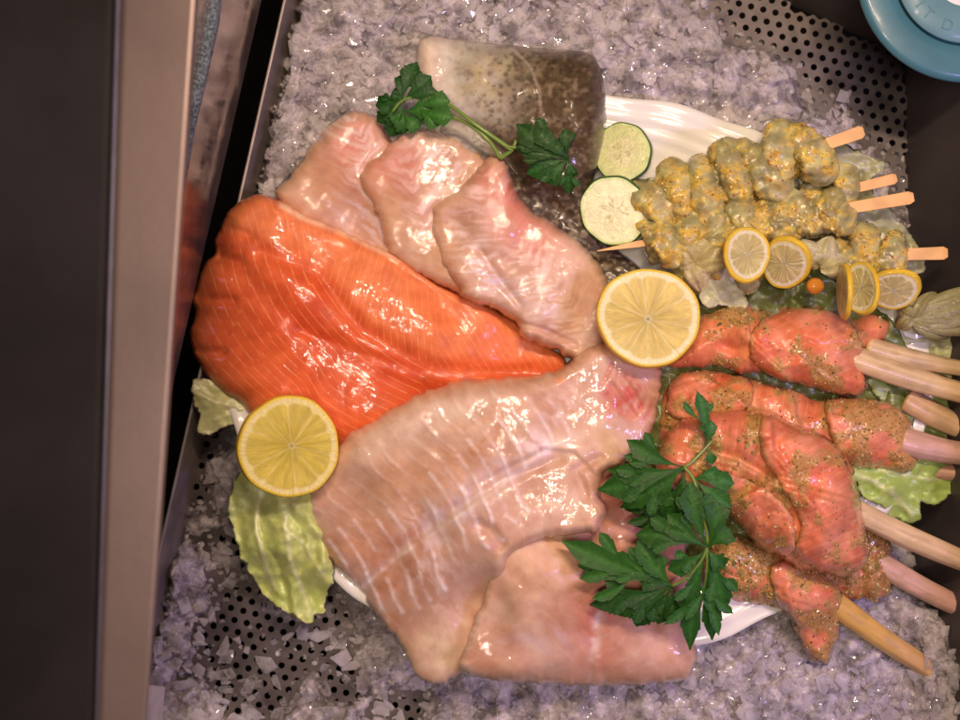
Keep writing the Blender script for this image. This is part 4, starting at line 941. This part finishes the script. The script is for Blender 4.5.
roll("lowest salmon roll with a pointed drooping end, by the plate rim, short tan stalk", [(700, 560), (714, 542), (735, 535), (770, 545), (800, 560), (825, 572), (842, 588), (845, 602), (840, 612), (836, 630), (832, 648), (826, 662), (812, 660), (803, 648), (795, 630), (782, 612), (765, 607), (748, 604), (727, 596), (710, 582)],
     idw([(715, 560, 20), (840, 600, 16), (822, 655, 4)]), idw([(730, 570, 40), (800, 590, 38), (825, 640, 16)]), 24, [([(800, 560), (790, 590), (800, 640)], 6, 24, 3)],
     [((828, 598, 26), (937, 673, 6), 12, 11, yel, (.60, .36, .16))], (.72, .17, .05), 560, 760, cover=.62, flaps=[[(772, 566), (800, 560), (828, 574), (845, 598), (840, 628), (828, 662), (806, 650), (794, 622), (776, 600)]])
roll("front salmon roll, the biggest, beside the parsley, with one long tan stalk at its right", [(656, 470), (662, 440), (684, 420), (707, 414), (735, 410), (767, 410), (790, 422), (810, 430), (828, 438), (842, 450), (854, 470), (857, 490), (860, 505), (866, 530), (868, 556), (863, 568), (848, 574), (825, 572), (800, 570), (782, 558), (762, 548), (744, 530), (728, 512), (705, 500), (680, 495)],
     const(62), idw([(690, 450, 40), (770, 460, 56), (820, 510, 54), (855, 555, 36), (750, 500, 46)]), 30, [([(770, 412), (775, 450), (812, 500)], 11, 28, 2), ([(857, 500), (820, 490), (775, 478), (735, 500)], -12, 22, 2), ([(700, 450), (740, 462), (780, 486), (830, 500)], 9, 20, 2)],
     [((838, 502, 66), (992, 572, 36), 12.5, 11.5, tanS, (.62, .40, .20))], (.74, .16, .06), 580, 800, grooves=[([(712, 452), (735, 458), (765, 475)], 7, 6)], cover=.48, flaps=[[(698, 474), (735, 474), (780, 500), (796, 530), (790, 556), (760, 548), (735, 520), (708, 500)], [(764, 414), (800, 426), (836, 446), (857, 488), (869, 550), (852, 575), (818, 572), (796, 552), (800, 520), (778, 484), (760, 450)]])
stalkroot = None

# ------------------------------------------------------------------ prawn skewers
M_prawn = mat_flesh("marinated_prawn", None, rough=.3, coat=.85, coatr=.12, sss=.45, sssr=(1, .8, .35), scale=.004, b1=.0009, b2=.0006, stretch=(.1, .1, 1), var=.3, lsc=20)
M_wood = mat_simple("bamboo_stick", (.74, .42, .17), rough=.5, bumpd=.0003, bscale=300, var=.12, vscale=90)
YC = [(.60, .42, .08), (.70, .52, .14), (.48, .34, .07), (.66, .46, .16), (.40, .30, .08)]
def skewer(label, a, b, spots, wid, seed, tipcut=False, za=50, zb=46, sw=5.5, bump_out=None):
    a = np.array(a, float); b = np.array(b, float); root = thing("prawn_skewer", label, "prawn skewer", ((a[0] + b[0]) / 2, (a[1] + b[1]) / 2, 20), "prawn skewers in yellow marinade")
    d = (b - a) / np.linalg.norm(b - a); n = np.array([-d[1], d[0]]); rs = np.random.RandomState(seed)
    # flat bamboo stick, pointed at the far end
    L_ = np.linalg.norm(b - a); V = []
    for tpos, wq in ((0, .1), (40 / L_, .55), (.6, .8), (.93, 1.05), (.985, 1.1), (1, .7)):
        p = a + (b - a) * tpos; z = za + (zb - za) * tpos
        for q, hz in ((-1, -1.6), (1, -1.6), (1, 1.6), (-1, 1.6)): V.append((*(p + n * q * sw * wq), z + hz * max(wq, .3)))
    F = [(3, 2, 1, 0), (20, 21, 22, 23)]
    for i in range(5):
        for k in range(4): F.append((i * 4 + k, i * 4 + (k + 1) % 4, (i + 1) * 4 + (k + 1) % 4, (i + 1) * 4 + k))
    o = mk("stick", V, F, M_wood, root, smooth=False); bevel(o, .0004, 2)
    allp = []
    for i, tpos in enumerate(spots):
        p = a + (b - a) * tpos; z = za + (zb - za) * tpos; yaw = rs.uniform(-.6, .6) - .25; c_, s_ = math.cos(yaw), math.sin(yaw)
        e1 = np.array([n[0] * c_ - n[1] * s_, n[0] * s_ + n[1] * c_, 0]); e1 *= (1 if i % 2 else -1) * 1.0
        lean = rs.uniform(-.35, .35); e2 = np.array([d[0] * lean, d[1] * lean, 1.0]); e2 /= np.linalg.norm(e2)
        m = 84; T_ = np.linspace(0, 1, m); R0 = wid * rs.uniform(.60, .84); th = np.radians(-100 + 210 * T_)
        P = np.array([*p, z - R0 * .55]) + (np.sin(th) * R0)[:, None] * e1 + (np.cos(th) * R0 * .62)[:, None] * e2
        r = wid * .62 * (ss(-.12, .10, T_) * (1 - .42 * ss(.35, .95, T_)) + .02)
        r = r * (1 + .045 * np.cos(T_ * 6.2 * 2 * math.pi)); r[-1] *= .4
        V, F = tube(P, r, 40, knob=lambda u, q: 1 + .07 * math.sin(3 * q + i + 3 * u) + .03 * math.sin(8 * q + 20 * u))
        X, Y = V[:, 0], V[:, 1]; V += (np.column_stack([.7 * fbm(V[:, 1], V[:, 2], 6, seed + 50, 2), .7 * fbm(V[:, 0], V[:, 2], 6, seed + 51, 2), 2.4 * fbm(X, Y, 7, seed + i, 3)])); V[:, 2] = np.maximum(V[:, 2], 14)
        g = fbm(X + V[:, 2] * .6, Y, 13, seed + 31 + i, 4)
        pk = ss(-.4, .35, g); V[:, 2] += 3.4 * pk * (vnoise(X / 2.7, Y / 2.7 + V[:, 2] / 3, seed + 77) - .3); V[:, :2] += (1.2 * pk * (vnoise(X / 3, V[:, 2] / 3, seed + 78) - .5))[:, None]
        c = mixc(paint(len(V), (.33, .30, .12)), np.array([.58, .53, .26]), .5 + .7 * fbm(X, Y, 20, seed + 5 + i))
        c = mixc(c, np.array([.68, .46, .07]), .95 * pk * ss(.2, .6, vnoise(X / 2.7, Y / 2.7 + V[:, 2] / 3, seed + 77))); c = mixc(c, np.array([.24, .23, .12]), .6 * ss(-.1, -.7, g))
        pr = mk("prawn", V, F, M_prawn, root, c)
        tb = MB(); tp = P[-1] if P[-1][2] > 20 else P[-1] * [1, 1, 0] + [0, 0, 20]; td = (P[-1] - P[-6])[:2]; td = td / (np.linalg.norm(td) + 1e-6)
        for q_ in (-.6, 0, .6):
            dv = np.array([td[0] * math.cos(q_) - td[1] * math.sin(q_), td[0] * math.sin(q_) + td[1] * math.cos(q_)])
            lobe(tb, tp[:2], tp[:2] + dv * 13, 4.2, tp[2], tp[2] + 2, (.40, .32, .15), rs, 1, 1.0, False)
        tb.build("tail_fan", M_husk, pr)
        sel = (V[:, 2] > z - 4) & (rs.rand(len(V)) < .03 + .30 * ss(-.05, .5, g)); allp += list(V[sel])
    # thick sauce holding the prawns together
    q0, q1 = a + (b - a) * (spots[0] - .05), a + (b - a) * (spots[-1] + .05); k_ = 12
    up_ = [tuple(q0 + (q1 - q0) * i / k_ + n * wid * (.78 + .16 * rs.uniform(-1, 1))) for i in range(k_ + 1)]; dn_ = [tuple(q1 + (q0 - q1) * i / k_ - n * wid * (.78 + .16 * rs.uniform(-1, 1))) for i in range(k_ + 1)]
    s = slab(up_ + dn_, const(za - 13), wid * .84, wid * .7, 10, res=2.0, rag=2, ragscale=7)
    s.Z += 5.0 * fbm(s.X, s.Y, 13, seed + 60, 4) + 2.2 * fbm(s.X, s.Y, 4, seed + 64, 2)
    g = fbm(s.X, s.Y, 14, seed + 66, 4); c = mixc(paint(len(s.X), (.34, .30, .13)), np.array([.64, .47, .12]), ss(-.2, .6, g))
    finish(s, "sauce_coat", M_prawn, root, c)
    sel = (rs.rand(len(s.X)) < .45 * ss(-.2, .5, g)) & ~s.b; allp += list(s.top[sel])
    crumbs("yellow_marinade", allp, (.6, 1.9), M_crumb, root, YC + [(.45, .12, .03)], seed + 2)
    return root
# 
skewer("uppermost prawn skewer nearest the plate rim, wide orange toned stick end", (632, 212), (864, 131), [.08, .19, .31, .43, .54, .65, .75], 30, 601, za=48, zb=66, sw=6)
skewer("half hidden prawn skewer whose short stick end peeks out under the leaf", (660, 236), (897, 178), [.18, .30, .42, .54, .66, .78], 22, 621, za=34, zb=40, sw=5)
skewer("prawn skewer with a sharp stick tip beside the lower cucumber slice", (597, 251), (914, 197), [.20, .29, .38, .47, .56, .65, .74], 25, 641, za=58, zb=48, sw=6)
skewer("lowest prawn skewer, behind the lemon twists, stick end pointing right", (668, 262), (948, 253), [.06, .16, .30, .42, .62, .71, .80], 25, 661, za=38, zb=40, sw=6)

# ------------------------------------------------------------------ lemon twists, husks
def lemon_slice(cx, cy, cz, R_, tx, ty, label, seed, sq=(1, 1), curl=0.0, spin=0):
    root = thing("lemon_slice", label, "lemon slice", (cx, cy, cz - 8), "thin twisted lemon slices")
    f = tiltfn(cx, cy, cz, tx, ty, spin)
    V, Fc, C, U, nr, nt = citrus_face(R_, f, 9, (0, 0), seed, (.64, .54, .24), (.86, .80, .56), (.88, .60, .05), curl=curl, squish=sq, rim_w=.15)
    mk("cut_face", f(V), Fc, M_face, root, C, None, U)
    ring = V[nr * nt:]; Vb = V - [0, 0, 4.0]
    VV = [ring, ring * [1.03, 1.03, 1] - [0, 0, 1.2], ring * [1.03, 1.03, 1] - [0, 0, 3], ring - [0, 0, 4.0]]
    F = [(j * nt + k, j * nt + (k + 1) % nt, (j + 1) * nt + (k + 1) % nt, (j + 1) * nt + k) for j in range(3) for k in range(nt)]
    mk("rind", f(np.vstack(VV)), F, M_rind, root)
    mk("under_face", f(Vb), [tuple(reversed(q)) for q in Fc], M_face, root, C, None, U)
lemon_slice(747, 254, 86, 27, .25, -.45, "leftmost twisted lemon slice, facing up, on the prawns", 11, (.95, 1.02), .10)
lemon_slice(784, 264, 76, 28, -.5, .5, "second twisted lemon slice, tucked behind the leftmost one, beside the orange berry", 12, (1, 1), -.25, .5)
lemon_slice(861, 288, 84, 27, .2, .85, "twisted lemon slice tilted on its side, left of the papery husk", 13, (.95, 1), .1)
lemon_slice(842, 291, 84, 28, .1, 1.36, "lemon slice seen almost edge on as a yellow upright strip", 14, (1, 1.02))
lemon_slice(893, 291, 66, 27, -.65, .25, "drooping pale lemon slice half covered by the papery husk", 15, (1, .9), -.2)
M_berry = mat_simple("orange_berry", (.62, .24, .035), rough=.2, coat=.8, coatr=.06, sss=.3, scale=.003)
import bmesh
def ball(name, c, r, m, label, cat, sq=(1, 1, 1), group=None):
    bm = bmesh.new(); bmesh.ops.create_uvsphere(bm, u_segments=32, v_segments=20, radius=r)
    V = [np.array(v.co[:]) * sq + c for v in bm.verts]; F = [tuple(v.index for v in f.verts)[::-1] for f in bm.faces]; bm.free()
    V = np.array(V); th = np.arctan2(V[:, 1] - c[1], V[:, 0] - c[0]); V[:, 2] += .25 * np.sin(5 * th)
    return tag(mk(name, V, F, m), label, cat, group)
ball("physalis_berry", np.array([815, 286, 60]), 9, M_berry, "small orange berry between the lemon twists", "berry", (1.05, .95, 1), "orange husk berries")
ball("physalis_berry", np.array([706, 241, 50]), 12, M_berry, "orange berry showing through its pale husk, left of the lemon twists", "berry", (1.1, .9, 1), "orange husk berries")
def petal_husk(label, c, petals, cols, seed, group="papery berry husks"):
    root = thing("physalis_husk", label, "husk", c, group); rs = np.random.RandomState(seed)
    for (tx, ty, wd, z1) in petals:
        b = np.array(c[:2], float); d = np.array([tx, ty]) - b; L_ = np.hypot(*d); d /= L_; n = np.array([-d[1], d[0]]); V = []; C = []; m, q_ = 26, 13
        for i in range(m + 1):
            t_ = i / m; wv = wd * math.sin(math.pi * min(1, .12 + .88 * t_)) ** .7 + .4
            for k in range(q_):
                q = (k / (q_ - 1) - .5) * 2; p = b + d * L_ * t_ + n * q * wv
                z = c[2] + (z1 - c[2]) * t_ + 9 * math.sin(math.pi * t_) * (1 - q * q * .9) + 1.3 * math.sin(q * 8 + t_ * 4) + rs.uniform(-.3, .3)
                V.append((p[0], p[1], z)); rib = math.exp(-(q / .09) ** 2) + .6 * math.exp(-((abs(q) - .55) / .06) ** 2)
                C.append(np.array(cols[0]) * (1 - rib * .5) + np.array(cols[1]) * rib * .5)
        F = [(i * q_ + k, i * q_ + k + 1, (i + 1) * q_ + k + 1, (i + 1) * q_ + k) for i in range(m) for k in range(q_ - 1)]
        nv = len(V); V = np.array(V); V = np.vstack([V, V - [0, 0, .8]]); F += [(a + nv, e + nv, g + nv, b_ + nv) for a, b_, g, e in F]
        mk("husk_lobe", V, F, M_husk, root, np.vstack([C, C]))
petal_husk("pale papery husk around an orange berry, left of the lemon twists", (694, 262, 62), [(722, 240, 15, 64), (686, 236, 11, 58), (728, 262, 12, 60), (700, 292, 13, 52), (676, 262, 10, 54)], ((.50, .43, .22), (.34, .26, .10)), 3)
petal_husk("limp clear husk lobes behind the orange berry", (820, 266, 60), [(800, 240, 12, 64), (832, 236, 13, 60), (812, 252, 12, 66), (850, 262, 12, 58)], ((.50, .46, .26), (.40, .34, .16)), 4)
petal_husk("olive brown dry papery husk at the right edge, below the last stick", (914, 318, 52), [(1000, 288, 15, 44), (1002, 306, 17, 50), (996, 326, 14, 42), (950, 338, 11, 36), (936, 292, 10, 44), (896, 328, 8, 40), (900, 306, 8, 42)], ((.30, .27, .12), (.15, .11, .045)), 9)

# ------------------------------------------------------------------ blue tub
TX, TY, TZ = 966, -27, 70
root = thing("blue_tub", "round blue plastic tub with raised lettered ring, cut by the top right corner", "tub", (TX, TY, -50))
M_blue = mat_simple("blue_plastic", (.055, .165, .215), rough=.38, coat=.15, bumpd=.00005, bscale=300, var=.06)
M_blue2 = mat_simple("pale_blue_plastic", (.12, .25, .30), rough=.4, coat=.1, var=.05)
def lathe(name, prof, m, parent, seg=120):
    V = []; F = []
    for r, z in prof:
        for k in range(seg): V.append((TX + r * math.cos(2 * math.pi * k / seg), TY + r * math.sin(2 * math.pi * k / seg), z))
    for i in range(len(prof) - 1):
        for k in range(seg): F.append((i * seg + k, (i + 1) * seg + k, (i + 1) * seg + (k + 1) % seg, i * seg + (k + 1) % seg))
    return mk(name, V, F, m, parent)
lathe("tub_body", [(104, TZ - 4), (98, TZ - 10), (88, -50), (2, -52)], M_blue, root)
lathe("rim", [(104, TZ - 5), (109, TZ - 6), (110, TZ - 2), (108.5, TZ + 1), (100, TZ + 3.5), (82, TZ + 4), (74, TZ + 4), (73, TZ + .5), (71, TZ - 1)], M_blue, root)
lathe("lid_ring", [(71, TZ - 1), (70.5, TZ + 5), (69, TZ + 6.5), (50, TZ + 7), (36, TZ + 7), (33, TZ + 5)], M_blue2, root)
M_wh = mat_simple("white_label", (.82, .74, .76), rough=.4, var=.03)
lathe("lid_label", [(33, TZ + 5), (31, TZ + 5.6), (.5, TZ + 5.6)], M_wh, root)
for ch, ang_, rr_ in (("D", math.radians(109), 55), ("T", math.radians(133), 55), ("I", math.radians(146), 55)):
    cu = bpy.data.curves.new("glyph", 'FONT'); cu.body = ch; cu.size = 15 * K; cu.extrude = .35 * K; cu.align_x = 'CENTER'; cu.align_y = 'CENTER'; cu.resolution_u = 6
    tmp = bpy.data.objects.new("glyph", cu); sc.collection.objects.link(tmp); bpy.context.view_layer.update()
    me = bpy.data.meshes.new_from_object(tmp.evaluated_get(bpy.context.evaluated_depsgraph_get())); bpy.data.objects.remove(tmp)
    q = W([(TX + rr_ * math.cos(ang_), TY + rr_ * math.sin(ang_), TZ + 7.4)])[0]
    o = bpy.data.objects.new("embossed_letter", me); me.materials.clear(); me.materials.append(M_blue2); sc.collection.objects.link(o)
    o.parent = root; o.location = q - ORG[root]; o.rotation_euler = (0, 0, -(ang_ - math.pi / 2) )
